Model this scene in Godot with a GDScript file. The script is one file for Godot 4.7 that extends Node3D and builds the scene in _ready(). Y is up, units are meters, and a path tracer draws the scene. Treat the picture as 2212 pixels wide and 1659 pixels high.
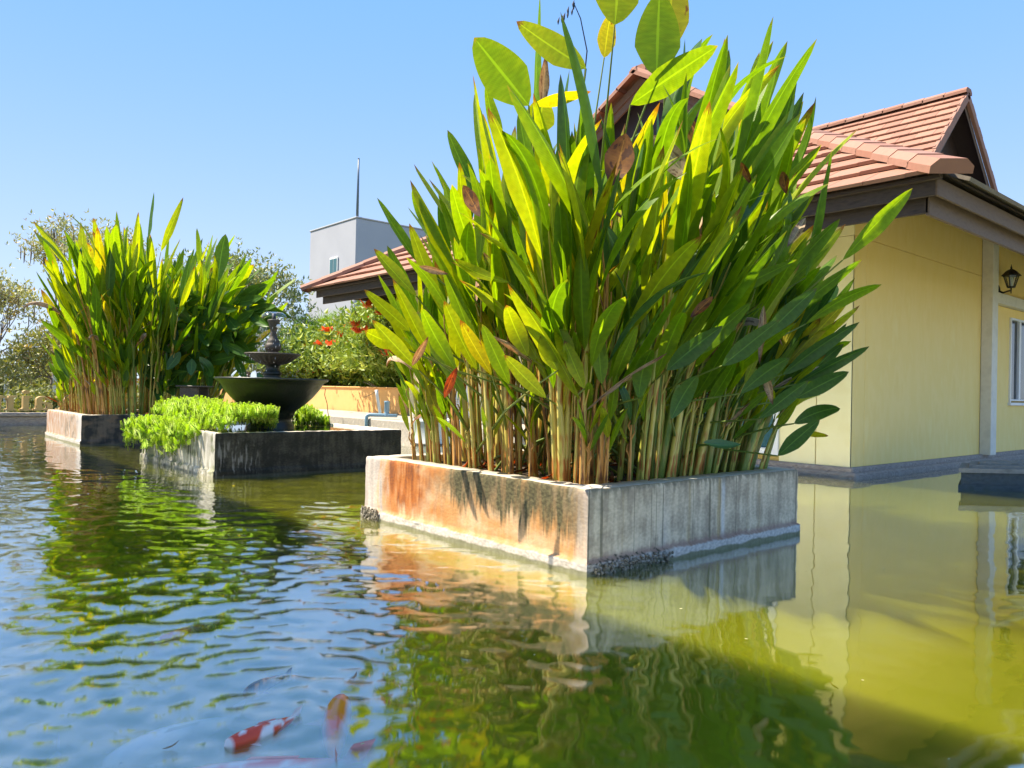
extends Node3D
# A koi pond with planted concrete boxes in a row, a tiered fountain and a yellow tiled house. y is up, the pond surface is y = 0.

var rng := RandomNumberGenerator.new()
var M := {}
var used := {}
var cam_right := Vector3.RIGHT
var cam_up := Vector3.UP
var cam_fwd := Vector3.FORWARD
const EYE := Vector3(0, 1.0, 0)

# ---------------------------------------------------------------- helpers
func lin(r: float, g: float, b: float) -> Color:
	return Color(r, g, b).linear_to_srgb()

func noise(sd: int, freq: float, oct := 3) -> FastNoiseLite:
	var n := FastNoiseLite.new()
	n.seed = sd
	n.noise_type = FastNoiseLite.TYPE_SIMPLEX_SMOOTH
	n.frequency = freq
	n.fractal_octaves = oct
	return n

func at(x: float, y: float, depth: float) -> Vector3:   # a point that far along the view, for laying out stems and leaves
	return EYE + (cam_fwd + cam_right * ((x - 1106.0) / 1665.0) - cam_up * ((y - 829.5) / 1665.0)) * depth

func numbered(called: String) -> String:
	var k: int = used.get(called, 0)
	used[called] = k + 1
	return called if k == 0 else "%s_%03d" % [called, k]

func thing(called: String, label: String, category: String, where := Vector3.ZERO, turn := 0.0, group := "") -> Node3D:
	var o := Node3D.new()
	o.name = numbered(called)
	add_child(o, true)
	o.position = where
	o.rotation.y = turn
	return tag(o, label, category, group)

func tag(o: Node3D, label: String, category: String, group := "") -> Node3D:
	o.set_meta("label", label)
	o.set_meta("category", category)
	if group:
		o.set_meta("group", group)
	return o

func structure(o: Node3D, label: String, kind := "structure") -> Node3D:
	o.set_meta("kind", kind)
	o.set_meta("label", label)
	return o

func begin(flat := false) -> SurfaceTool:
	var s := SurfaceTool.new()
	s.begin(Mesh.PRIMITIVE_TRIANGLES)
	s.set_smooth_group(-1 if flat else 0)
	s.set_uv(Vector2.ZERO)
	return s

func mesh_of(s: SurfaceTool) -> ArrayMesh:
	s.generate_normals()
	s.index()
	return s.commit()

func part(called: String, m: Mesh, mat: Material, parent: Node = null) -> MeshInstance3D:
	var o := MeshInstance3D.new()
	o.mesh = m
	o.material_override = mat
	if parent == null:
		parent = self
		o.name = numbered(called)
	else:
		var k: int = parent.get_meta("n_" + called, 0)
		parent.set_meta("n_" + called, k + 1)
		o.name = called if k == 0 else "%s_%03d" % [called, k]
	parent.add_child(o, true)
	return o

func obj(called: String, s: SurfaceTool, mat: Material, parent: Node = null) -> MeshInstance3D:
	return part(called, mesh_of(s), mat, parent)

# a, b, c, d run counter-clockwise seen from outside
func quad(s: SurfaceTool, a: Vector3, b: Vector3, c: Vector3, d: Vector3, uv := Rect2(0, 0, 1, 1)) -> void:
	var t := [uv.position + Vector2(0, uv.size.y), uv.end, uv.position + Vector2(uv.size.x, 0), uv.position]
	for k in [[a, 0], [c, 2], [b, 1], [a, 0], [d, 3], [c, 2]]:
		s.set_uv(t[k[1]])
		s.add_vertex(k[0])

func tri(s: SurfaceTool, a: Vector3, b: Vector3, c: Vector3) -> void:
	s.add_vertex(a)
	s.add_vertex(c)
	s.add_vertex(b)

func box(s: SurfaceTool, lo: Vector3, hi: Vector3, bev := 0.0, tf := Transform3D()) -> void:
	var c := (lo + hi) * 0.5
	var h := (hi - lo) * 0.5
	bev = minf(bev, minf(h.x, minf(h.y, h.z)) * 0.9)
	for ax in 3:
		var a1 := (ax + 1) % 3
		var a2 := (ax + 2) % 3
		for sg in [-1.0, 1.0]:
			var v := []
			for k in [[-1, -1], [1, -1], [1, 1], [-1, 1]]:
				var p := Vector3.ZERO
				p[ax] = sg * h[ax]
				p[a1] = k[0] * (h[a1] - bev)
				p[a2] = k[1] * (h[a2] - bev)
				v.append(tf * (c + p))
			if sg > 0:
				quad(s, v[0], v[1], v[2], v[3])
			else:
				quad(s, v[3], v[2], v[1], v[0])
	if bev <= 0.0:
		return
	for ax in 3:
		var a1 := (ax + 1) % 3
		var a2 := (ax + 2) % 3
		for s1 in [-1.0, 1.0]:
			for s2 in [-1.0, 1.0]:
				var v := []
				for k in [[0, -1], [0, 1], [1, 1], [1, -1]]:
					var p := Vector3.ZERO
					p[ax] = k[1] * (h[ax] - bev)
					p[a1] = s1 * (h[a1] - (bev if k[0] == 1 else 0.0))
					p[a2] = s2 * (h[a2] - (0.0 if k[0] == 1 else bev))
					v.append(tf * (c + p))
				if s1 * s2 < 0:
					quad(s, v[0], v[1], v[2], v[3])
				else:
					quad(s, v[3], v[2], v[1], v[0])
	for sx in [-1.0, 1.0]:
		for sy in [-1.0, 1.0]:
			for sz in [-1.0, 1.0]:
				var x := tf * (c + Vector3(sx * h.x, sy * (h.y - bev), sz * (h.z - bev)))
				var y := tf * (c + Vector3(sx * (h.x - bev), sy * h.y, sz * (h.z - bev)))
				var z := tf * (c + Vector3(sx * (h.x - bev), sy * (h.y - bev), sz * h.z))
				if sx * sy * sz > 0:
					tri(s, x, y, z)
				else:
					tri(s, x, z, y)

func boxed(called: String, lo: Vector3, hi: Vector3, mat: Material, parent: Node = null, bev := 0.006) -> MeshInstance3D:
	var s := begin(true)
	box(s, lo, hi, bev)
	return obj(called, s, mat, parent)

func tube(s: SurfaceTool, pts: PackedVector3Array, rad: PackedFloat32Array, sides := 6, cap := true) -> void:
	var n := pts.size()
	var side := Vector3.ZERO
	var rings := []
	var run := 0.0
	for i in n:
		var d := (pts[mini(i + 1, n - 1)] - pts[maxi(i - 1, 0)]).normalized()
		if i == 0:
			side = d.cross(Vector3.RIGHT if absf(d.x) < 0.8 else Vector3.FORWARD).normalized()
		side = (side - d * side.dot(d)).normalized()
		var other := d.cross(side)
		if i:
			run += pts[i].distance_to(pts[i - 1])
		var ring := []
		for k in sides + 1:
			var a := TAU * k / sides
			ring.append([pts[i] + (side * cos(a) + other * sin(a)) * rad[i], Vector2(float(k) / sides, run)])
		rings.append(ring)
	for i in n - 1:
		for k in sides:
			var q := [rings[i][k], rings[i][k + 1], rings[i + 1][k + 1], rings[i + 1][k]]
			for j in [0, 2, 1, 0, 3, 2]:
				s.set_uv(q[j][1])
				s.add_vertex(q[j][0])
	if cap:
		for k in sides:
			tri(s, pts[n - 1], rings[n - 1][k][0], rings[n - 1][k + 1][0])
			tri(s, pts[0], rings[0][k + 1][0], rings[0][k][0])

func lathe(s: SurfaceTool, prof: Array, seg := 32, where := Vector3.ZERO, lobes := 0, lobe_depth := 0.0) -> void:
	var rows := []
	for p in prof:
		var row := PackedVector3Array()
		for k in seg + 1:
			var a := TAU * (k % seg) / seg
			var r: float = p[0]
			if lobes and p.size() > 2:
				r *= 1.0 - lobe_depth * p[2] * (0.5 - 0.5 * absf(cos(a * lobes * 0.5)))
			row.append(where + Vector3(cos(a) * r, p[1], -sin(a) * r))
		rows.append(row)
	for i in rows.size() - 1:
		for k in seg:
			quad(s, rows[i][k], rows[i][k + 1], rows[i + 1][k + 1], rows[i + 1][k], Rect2(float(k) / seg, float(i) / rows.size(), 1.0 / seg, 1.0 / rows.size()))

# a flat polygon (counter-clockwise in x, y of the basis) given thickness along z of the basis
func slab(s: SurfaceTool, poly: PackedVector2Array, thick: float, tf: Transform3D) -> void:
	var n := poly.size()
	for i in range(1, n - 1):
		tri(s, tf * Vector3(poly[0].x, poly[0].y, 0), tf * Vector3(poly[i].x, poly[i].y, 0), tf * Vector3(poly[i + 1].x, poly[i + 1].y, 0))
		tri(s, tf * Vector3(poly[0].x, poly[0].y, -thick), tf * Vector3(poly[i + 1].x, poly[i + 1].y, -thick), tf * Vector3(poly[i].x, poly[i].y, -thick))
	for i in n:
		var a := poly[i]
		var b := poly[(i + 1) % n]
		quad(s, tf * Vector3(a.x, a.y, -thick), tf * Vector3(b.x, b.y, -thick), tf * Vector3(b.x, b.y, 0), tf * Vector3(a.x, a.y, 0))

# ---------------------------------------------------------------- materials
func mat(c: Color, rough := 0.8, spec := 0.5) -> StandardMaterial3D:
	var m := StandardMaterial3D.new()
	m.albedo_color = c
	m.roughness = rough
	m.metallic_specular = spec
	return m

func noise_tex(sd: int, freq: float, colors: Array, size := 512, oct := 5) -> NoiseTexture2D:
	var t := NoiseTexture2D.new()
	t.width = size
	t.height = size
	t.seamless = true
	t.noise = noise(sd, freq, oct)
	var g := Gradient.new()
	g.offsets = PackedFloat32Array(range(colors.size()).map(func(i): return float(i) / (colors.size() - 1)))
	g.colors = PackedColorArray(colors)
	t.color_ramp = g
	return t

func grained(colors: Array, scale: float, rough := 0.85, relief := 0.0, sd := 1, stretch := Vector3.ONE) -> StandardMaterial3D:
	var m := mat(Color.WHITE, rough)
	m.albedo_texture = noise_tex(sd, 0.012, colors)
	m.uv1_triplanar = true
	m.uv1_world_triplanar = true
	m.uv1_scale = stretch * scale
	if relief > 0.0:
		m.heightmap_enabled = true
		m.heightmap_texture = noise_tex(sd + 7, 0.05, [Color.BLACK, Color.WHITE], 256)
		m.heightmap_scale = relief
	return m

func img_tex(im: Image) -> ImageTexture:
	return ImageTexture.create_from_image(im)

func mixc(a: Vector3, b: Vector3, t: float) -> Vector3:
	return a.lerp(b, clampf(t, 0.0, 1.0))

func put(im: Image, x: int, y: int, c: Vector3) -> void:
	im.set_pixel(x, y, lin(clampf(c.x, 0.004, 0.95), clampf(c.y, 0.004, 0.95), clampf(c.z, 0.003, 0.95)))

# leaf: u across, v from the tip (0) to the base (1)
func leaf_material(base: Vector3, edge: Vector3, tip: Vector3, tip_len: float, light: Color, rough: float, sd: int, blotch := 0.0) -> StandardMaterial3D:
	var w := 64
	var h := 192
	var im := Image.create(w, h, false, Image.FORMAT_RGB8)
	var n1 := noise(sd, 0.03, 3)
	var n2 := noise(sd + 1, 0.09, 2)
	for y in h:
		var v := float(y) / h
		for x in w:
			var u := float(x) / (w - 1)
			var k := absf(u - 0.5) * 2.0
			var c := mixc(base, edge, k * k * 0.8 + n1.get_noise_2d(x, y) * 0.7)
			c *= 1.0 + 0.07 * sin((v * 48.0 + k * 6.0) * TAU) + 0.2 * n2.get_noise_2d(x * 0.4, y)
			if k < 0.07:
				c = mixc(c, base * 1.7 + Vector3(0.05, 0.07, 0.01), 0.8)
			if blotch > 0.0:
				c = mixc(c, tip, smoothstep(1.0 - blotch, 1.15 - blotch, n1.get_noise_2d(x * 1.3 + 90, y * 0.6) * 0.8 + 0.5))
			c = mixc(c, tip, smoothstep(tip_len, tip_len * 0.45, v + 0.05 * n2.get_noise_2d(x, y)) if tip_len > 0.0 else 0.0)
			put(im, x, y, c)
	var m := mat(Color.WHITE, rough, 0.5)
	m.albedo_texture = img_tex(im)
	m.texture_repeat = false
	m.backlight_enabled = true
	m.backlight = light
	m.heightmap_enabled = true
	m.heightmap_texture = M.veins
	m.heightmap_scale = 0.06
	m.cull_mode = BaseMaterial3D.CULL_DISABLED
	return m

# stained concrete, in some styles with painted shade, of one side of a planter; u from left to right, v from the top down, seen from outside
func stain(style: String, sd: int) -> StandardMaterial3D:
	var w := 512
	var h := 160
	var im := Image.create(w, h, false, Image.FORMAT_RGB8)
	var hm := Image.create(w, h, false, Image.FORMAT_RGB8)
	var streak := noise(sd, 0.035, 4)
	var cloud := noise(sd + 1, 0.012, 4)
	var fine := noise(sd + 2, 0.12, 3)
	var tone: float = {"rust": 0.72, "grey": 0.8, "pale": 0.75, "shaded_moss": 0.5, "dark": 0.6}.get(style, 0.85)
	for x in w:
		var u := float(x) / w
		var drip := streak.get_noise_2d(x * 2.2, 7.0)
		var edge_n := cloud.get_noise_2d(x * 1.5, 300.0)
		for y in h:
			var v := float(y) / h
			var s := streak.get_noise_2d(x * 1.6, y * 0.16)
			var s2 := streak.get_noise_2d(x * 4.0 + 900, y * 0.25)
			var cl := cloud.get_noise_2d(x, y)
			var f := fine.get_noise_2d(x, y)
			var c := Vector3(0.5, 0.46, 0.4)
			if style == "rust":
				c = mixc(Vector3(0.74, 0.37, 0.13), Vector3(0.85, 0.56, 0.31), 0.5 + cl * 1.2 + s * 0.5)
				var rust := smoothstep(0.10, 0.17, u + cl * 0.05) * (1.0 - smoothstep(0.26, 0.46, u + cl * 0.1)) * (1.0 - smoothstep(0.55, 0.95, v + s * 0.35))
				c = mixc(c, mixc(Vector3(0.66, 0.19, 0.025), Vector3(0.3, 0.1, 0.035), 0.35 + s * 1.5 + f * 0.5), rust * (1.0 + s * 0.9))
				var white := 1.0 - smoothstep(0.07, 0.13, u + s * 0.07)
				c = mixc(c, Vector3(0.74, 0.66, 0.57) * (1.0 + s * 0.4), white * 0.9)
				var alg := smoothstep(0.36, 0.5, u + cl * 0.06) * (1.0 - smoothstep(0.16, 0.46, v - edge_n * 0.3 - 0.12 - s2 * 0.22 - 0.12 * smoothstep(0.7, 0.9, u)))
				c = mixc(c, Vector3(0.14, 0.12, 0.055) * (1.0 + f * 0.6), alg * (0.95 + s * 0.5))
				c = mixc(c, Vector3(0.68, 0.55, 0.44), smoothstep(0.93, 0.99, u + s * 0.04) * 0.8)
			elif style == "grey":
				c = mixc(Vector3(0.5, 0.4, 0.27), Vector3(0.82, 0.68, 0.46), 0.5 + s * 0.9 + cl * 0.9 + f * 0.2)  # warm base offsets the blue skylight on this shaded side
				for q in [[0.41, 0.006, 0.7], [0.555, 0.008, 1.0], [0.765, 0.007, 0.6], [0.7, 0.003, 0.3], [0.13, 0.004, 0.25]]:
					c = mixc(c, Vector3(0.5, 0.34, 0.12), q[2] * exp(-pow((u - q[0] + s * 0.006) / q[1], 2.0)) * (0.9 + s))
				c = mixc(c, Vector3(0.78, 0.76, 0.7), 0.7 * exp(-pow((u - 0.575) / 0.009, 2.0)) + 0.35 * exp(-pow((u - 0.3) / 0.02, 2.0)) * v)
				c = mixc(c, Vector3(0.2, 0.17, 0.1), (1.0 - smoothstep(0.0, 0.09 + drip * 0.22, v)) * 0.75)
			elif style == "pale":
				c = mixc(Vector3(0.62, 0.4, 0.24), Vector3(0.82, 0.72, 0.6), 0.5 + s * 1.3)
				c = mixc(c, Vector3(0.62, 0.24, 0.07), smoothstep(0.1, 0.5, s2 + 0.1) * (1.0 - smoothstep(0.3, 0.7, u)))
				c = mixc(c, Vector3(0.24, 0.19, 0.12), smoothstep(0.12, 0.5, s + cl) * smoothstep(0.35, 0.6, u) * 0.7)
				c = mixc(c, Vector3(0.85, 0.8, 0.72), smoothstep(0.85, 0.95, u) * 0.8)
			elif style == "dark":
				c = mixc(Vector3(0.05, 0.05, 0.045), Vector3(0.2, 0.16, 0.12), 0.45 + cl * 1.5 + s * 0.6)  # the shade of this side is painted into the dark base
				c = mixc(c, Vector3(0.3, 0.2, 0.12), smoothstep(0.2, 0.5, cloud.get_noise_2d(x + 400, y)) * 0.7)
			elif style == "shaded_moss":
				c = mixc(Vector3(0.035, 0.034, 0.022), Vector3(0.11, 0.1, 0.07), 0.4 + s * 0.8 + cl * 1.0 + f * 0.4)  # near-black base: moss, with the shade of this side painted in
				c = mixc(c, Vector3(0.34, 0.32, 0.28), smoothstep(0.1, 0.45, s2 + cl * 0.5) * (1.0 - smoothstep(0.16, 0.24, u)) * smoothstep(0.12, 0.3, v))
			elif style == "part_shaded":
				c = mixc(Vector3(0.3, 0.28, 0.2), Vector3(0.66, 0.62, 0.52), 0.55 + s * 1.2)
				c = mixc(c, Vector3(0.06, 0.065, 0.05), smoothstep(-0.12, 0.3, s2 + cl * 0.8 - (u - 0.45) * 0.9))  # darker to the left, where the shade of overhanging plants is painted in
				c = mixc(c, Vector3(0.2, 0.24, 0.05), smoothstep(0.1, 0.4, cl + 0.2 - u * 0.3) * 0.35)
			if style in ["rust", "grey", "pale"]:
				var band := 0.86 + 0.02 * edge_n + 0.01 * s2
				c = mixc(c, Vector3(0.3, 0.17, 0.13) if style == "grey" else c * 0.78, smoothstep(band - 0.12 - drip * 0.08, band - 0.02, v) * (0.75 if style == "grey" else 0.5))
				c = mixc(c, Vector3(0.66, 0.62, 0.55) * (1.0 + f * 0.25), smoothstep(band - 0.015, band + 0.01, v) * 0.9)
				c = mixc(c, Vector3(0.2, 0.2, 0.09), smoothstep(0.935, 0.965, v + edge_n * 0.03) * 0.85)
				if style == "grey":
					c = mixc(c, Vector3(0.06, 0.055, 0.035), smoothstep(0.82, 0.88, v + f * 0.06 + edge_n * 0.06) * (1.0 - smoothstep(0.28, 0.34, u)) * (0.55 + f))
			else:
				c = mixc(c, Vector3(0.2, 0.19, 0.12), smoothstep(0.94, 0.98, v) * 0.5)
			c *= (1.0 + f * 0.14) * tone
			put(im, x, y, c)
			var g := clampf(0.5 + f * 0.5 + cl * 0.3, 0.0, 1.0)
			hm.set_pixel(x, y, Color(g, g, g))
	var m := mat(Color.WHITE, 0.82, 0.4)
	m.albedo_texture = img_tex(im)
	m.texture_repeat = false
	m.heightmap_enabled = true
	m.heightmap_texture = img_tex(hm)
	m.heightmap_scale = 0.14
	return m

func make_materials() -> void:
	var w := 64
	var h := 192
	var im := Image.create(w, h, false, Image.FORMAT_RGB8)
	for y in h:
		for x in w:
			var k := absf(float(x) / (w - 1) - 0.5) * 2.0
			var g := 0.5 + 0.28 * sin((float(y) / h * 48.0 + k * 6.0) * TAU) - (0.4 if k < 0.07 else 0.0)
			im.set_pixel(x, y, Color(g, g, g))
	M.veins = img_tex(im)
	var glow := lin(1.25, 1.17, 0.16)
	M.leaf = [
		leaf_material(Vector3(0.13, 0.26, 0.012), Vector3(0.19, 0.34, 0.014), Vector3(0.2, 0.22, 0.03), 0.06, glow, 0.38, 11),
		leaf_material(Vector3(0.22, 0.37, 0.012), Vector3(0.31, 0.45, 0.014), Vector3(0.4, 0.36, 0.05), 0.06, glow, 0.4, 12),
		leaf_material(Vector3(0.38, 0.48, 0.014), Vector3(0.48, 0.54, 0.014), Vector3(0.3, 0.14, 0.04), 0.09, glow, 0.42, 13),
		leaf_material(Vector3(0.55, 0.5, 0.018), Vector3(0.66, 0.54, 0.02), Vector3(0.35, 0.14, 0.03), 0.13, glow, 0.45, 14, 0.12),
		leaf_material(Vector3(0.42, 0.19, 0.04), Vector3(0.3, 0.12, 0.03), Vector3(0.16, 0.07, 0.03), 0.3, Color(1, 0.5, 0.15), 0.6, 15, 0.35),
		leaf_material(Vector3(0.52, 0.4, 0.27), Vector3(0.38, 0.26, 0.15), Vector3(0.2, 0.12, 0.07), 0.2, Color(0.8, 0.6, 0.35), 0.7, 16, 0.3),
		leaf_material(Vector3(0.055, 0.135, 0.024), Vector3(0.075, 0.17, 0.025), Vector3(0.1, 0.12, 0.03), 0.05, Color(0.8, 0.8, 0.3), 0.33, 17),  # deepest green, for painted shade on the right of the clumps
	]
	# stems: u round, v along in metres
	M.stem = []
	for d in [[Vector3(0.36, 0.4, 0.05), Vector3(0.54, 0.5, 0.11), Vector3(0.36, 0.14, 0.03), 0.25], [Vector3(0.58, 0.48, 0.08), Vector3(0.7, 0.58, 0.17), Vector3(0.46, 0.17, 0.03), 0.4], [Vector3(0.56, 0.25, 0.05), Vector3(0.66, 0.38, 0.1), Vector3(0.16, 0.06, 0.02), 0.55], [Vector3(0.12, 0.2, 0.03), Vector3(0.2, 0.26, 0.04), Vector3(0.3, 0.26, 0.06), 0.3]]:
		var si := Image.create(32, 256, false, Image.FORMAT_RGB8)
		var n1 := noise(30 + M.stem.size(), 0.05, 3)
		for y in 256:
			for x in 32:
				var a := TAU * x / 32.0
				var q := n1.get_noise_3d(cos(a) * 18.0, sin(a) * 18.0, y * 0.12)
				var b := n1.get_noise_3d(cos(a) * 9.0 + 70, sin(a) * 9.0, y * 0.35)
				put(si, x, y, mixc(mixc(d[0], d[1], 0.5 + q * 1.4), d[2], smoothstep(0.1, 0.45, b + d[3] * 0.5 - 0.1)))
		var m := mat(Color.WHITE, 0.5)
		m.albedo_texture = img_tex(si)
		m.backlight_enabled = true
		m.backlight = Color(0.35, 0.3, 0.1)
		M.stem.append(m)
	M.concrete = grained([lin(0.27, 0.24, 0.19), lin(0.46, 0.41, 0.34), lin(0.38, 0.34, 0.29), lin(0.58, 0.53, 0.45)], 0.9, 0.85, 0.3, 3)
	M.rim = grained([lin(0.42, 0.37, 0.29), lin(0.66, 0.6, 0.5), lin(0.56, 0.5, 0.4), lin(0.74, 0.68, 0.58)], 1.1, 0.85, 0.3, 5)
	M.soil = grained([lin(0.02, 0.014, 0.008), lin(0.09, 0.06, 0.035), lin(0.035, 0.025, 0.015)], 2.2, 0.95, 1.0, 9)
	M.ledge = grained([lin(0.15, 0.12, 0.095), lin(0.37, 0.32, 0.27), lin(0.26, 0.22, 0.19), lin(0.52, 0.46, 0.39)], 0.8, 0.85, 0.4, 13, Vector3(1, 2.5, 1))
	M.bowl = grained([lin(0.005, 0.006, 0.004), lin(0.016, 0.018, 0.011), lin(0.008, 0.014, 0.004), lin(0.035, 0.033, 0.024)], 1.6, 0.42, 0.3, 17)
	M.carved = grained([lin(0.02, 0.017, 0.012), lin(0.075, 0.058, 0.04), lin(0.04, 0.033, 0.024), lin(0.12, 0.095, 0.068)], 2.5, 0.6, 0.4, 19)
	M.basin = grained([lin(0.02, 0.03, 0.034), lin(0.06, 0.075, 0.075), lin(0.035, 0.045, 0.035)], 1.2, 0.7, 0.5, 23)
	M.basin_rim = grained([lin(0.12, 0.115, 0.095), lin(0.25, 0.24, 0.2), lin(0.18, 0.17, 0.145)], 1.4, 0.8, 0.3, 27)
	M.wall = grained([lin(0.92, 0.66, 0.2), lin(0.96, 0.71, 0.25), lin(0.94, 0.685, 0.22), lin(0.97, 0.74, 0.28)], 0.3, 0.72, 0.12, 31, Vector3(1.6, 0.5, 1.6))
	M.wall_lit = grained([lin(0.88, 0.78, 0.4), lin(0.93, 0.84, 0.47), lin(0.9, 0.8, 0.43)], 0.35, 0.7, 0.05, 33)  # the house yellow, lightened by painted-in light off the water
	M.groove = mat(lin(0.5, 0.36, 0.1), 0.9)
	M.trim = grained([lin(0.66, 0.61, 0.5), lin(0.76, 0.71, 0.59), lin(0.7, 0.65, 0.54)], 0.6, 0.7, 0.05, 37)
	M.white = mat(lin(0.8, 0.8, 0.78), 0.4)
	M.tiles = []
	for k in 3:
		var b: Vector3 = [Vector3(0.36, 0.17, 0.105), Vector3(0.33, 0.155, 0.097), Vector3(0.385, 0.19, 0.12)][k]
		M.tiles.append(grained([lin(b.x * 0.88, b.y * 0.87, b.z * 0.87), lin(b.x, b.y, b.z), lin(b.x * 0.9, b.y * 0.9, b.z * 0.92), lin(b.x * 1.1, b.y * 1.13, b.z * 1.16)], 0.7, 0.8, 0.15, 41 + k))
	M.cap = grained([lin(0.27, 0.135, 0.09), lin(0.35, 0.182, 0.125), lin(0.31, 0.158, 0.107)], 0.8, 0.8, 0.15, 47)
	M.underlay = mat(lin(0.06, 0.04, 0.035), 0.9)
	M.fascia = grained([lin(0.035, 0.021, 0.016), lin(0.07, 0.045, 0.034), lin(0.05, 0.032, 0.024)], 0.7, 0.65, 0.15, 53, Vector3(1, 4, 1))
	M.barge = grained([lin(0.11, 0.068, 0.046), lin(0.16, 0.105, 0.072), lin(0.13, 0.083, 0.058)], 0.7, 0.7, 0.1, 55, Vector3(1, 3, 1))
	M.gable = mat(lin(0.04, 0.042, 0.06), 0.8)  # near black, with the dark of the gable recess painted in
	M.orange = grained([lin(0.78, 0.42, 0.14), lin(0.83, 0.47, 0.17), lin(0.8, 0.44, 0.15)], 0.3, 0.75, 0.05, 59)
	M.tower = grained([lin(0.37, 0.38, 0.42), lin(0.41, 0.42, 0.46)], 0.05, 0.8, 0.0, 61)
	M.glass = mat(lin(0.025, 0.035, 0.04), 0.06)
	M.iron = mat(lin(0.02, 0.018, 0.017), 0.5)
	M.frost = mat(lin(0.6, 0.62, 0.5), 0.35)
	M.gold = mat(lin(0.5, 0.35, 0.14), 0.5)
	M.gold.metallic = 0.25
	M.bark = grained([lin(0.13, 0.1, 0.08), lin(0.26, 0.21, 0.18), lin(0.18, 0.15, 0.12)], 1.5, 0.9, 0.8, 67)
	M.grass = grained([lin(0.07, 0.09, 0.03), lin(0.16, 0.16, 0.06), lin(0.2, 0.17, 0.1)], 0.3, 0.95, 1.0, 71)
	M.pvc = mat(lin(0.2, 0.33, 0.42), 0.4)
	M.plastic = mat(lin(0.75, 0.76, 0.74), 0.45)
	M.bud = mat(lin(0.03, 0.035, 0.05), 0.7)
	M.crown = mat(Color.WHITE, 0.5)
	M.crown.vertex_color_use_as_albedo = true
	M.crown.backlight_enabled = true
	M.crown.backlight = Color(0.7, 0.7, 0.25)
	M.feather = mat(Color.WHITE, 0.6)
	M.feather.vertex_color_use_as_albedo = true
	M.feather.backlight_enabled = true
	M.feather.backlight = Color(0.8, 0.85, 0.3)
	M.petal = mat(lin(0.85, 0.17, 0.03), 0.5)
	M.petal.backlight_enabled = true
	M.petal.backlight = Color(0.6, 0.15, 0.05)
	M.fish = mat(Color.WHITE, 0.25)
	M.fish.vertex_color_use_as_albedo = true
	M.film = mat(Color(0.8, 0.9, 0.95, 0.015), 0.03)
	M.film.transparency = BaseMaterial3D.TRANSPARENCY_ALPHA

# ---------------------------------------------------------------- scene
func _ready() -> void:
	rng.seed = 4711
	# camera: level, turned 41 degrees from the row of planters, rolled a little
	var roll := deg_to_rad(1.25)
	var pitch := atan(15.5 / 1665.0)
	var yaw := deg_to_rad(41.0)
	var f0 := Vector3(sin(yaw), 0, -cos(yaw))
	var r0 := Vector3(cos(yaw), 0, sin(yaw))
	cam_fwd = f0 * cos(pitch) + Vector3.UP * sin(pitch)
	var u1 := Vector3.UP * cos(pitch) - f0 * sin(pitch)
	cam_right = r0 * cos(roll) + u1 * sin(roll)
	cam_up = u1 * cos(roll) - r0 * sin(roll)
	var cam := Camera3D.new()
	cam.name = "camera"
	add_child(cam)
	cam.transform = Transform3D(Basis(cam_right, cam_up, -cam_fwd), EYE)
	cam.fov = rad_to_deg(2.0 * atan(829.5 / 1665.0))
	cam.near = 0.05
	cam.far = 900.0
	cam.current = true

	var exposure := 2.3
	var sky := ProceduralSkyMaterial.new()
	sky.sky_top_color = lin(0.165, 0.42, 0.94)
	sky.sky_horizon_color = lin(0.74, 0.86, 0.98)
	sky.sky_curve = 0.16
	sky.ground_bottom_color = lin(0.12, 0.13, 0.08)
	sky.ground_horizon_color = lin(0.5, 0.6, 0.65)
	sky.sun_angle_max = 30.0
	var env := Environment.new()
	env.background_mode = Environment.BG_SKY
	env.sky = Sky.new()
	env.sky.sky_material = sky
	env.background_energy_multiplier = 1.24 / exposure
	env.tonemap_mode = Environment.TONE_MAPPER_LINEAR
	env.tonemap_exposure = exposure
	env.sdfgi_enabled = true
	env.ssao_enabled = true
	env.ssil_enabled = true
	env.volumetric_fog_enabled = true
	env.volumetric_fog_density = 0.0
	var we := WorldEnvironment.new()
	we.name = "world_environment"
	we.environment = env
	add_child(we)
	var sun := DirectionalLight3D.new()
	sun.name = "sun"
	sun.light_color = Color(1.0, 0.95, 0.87)
	sun.light_energy = 1.6
	sun.light_angular_distance = 0.5
	sun.shadow_enabled = true
	add_child(sun)
	sun.look_at_from_position(Vector3.ZERO, -Vector3(-0.35, 0.839, -0.417), Vector3.UP)

	make_materials()
	build_ground()
	build_water()
	build_house()
	build_walls_and_tower()
	build_planters()
	build_fountain()
	build_small_things()
	build_letters()
	build_trees()
	build_clumps()
	build_fish()

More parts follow.
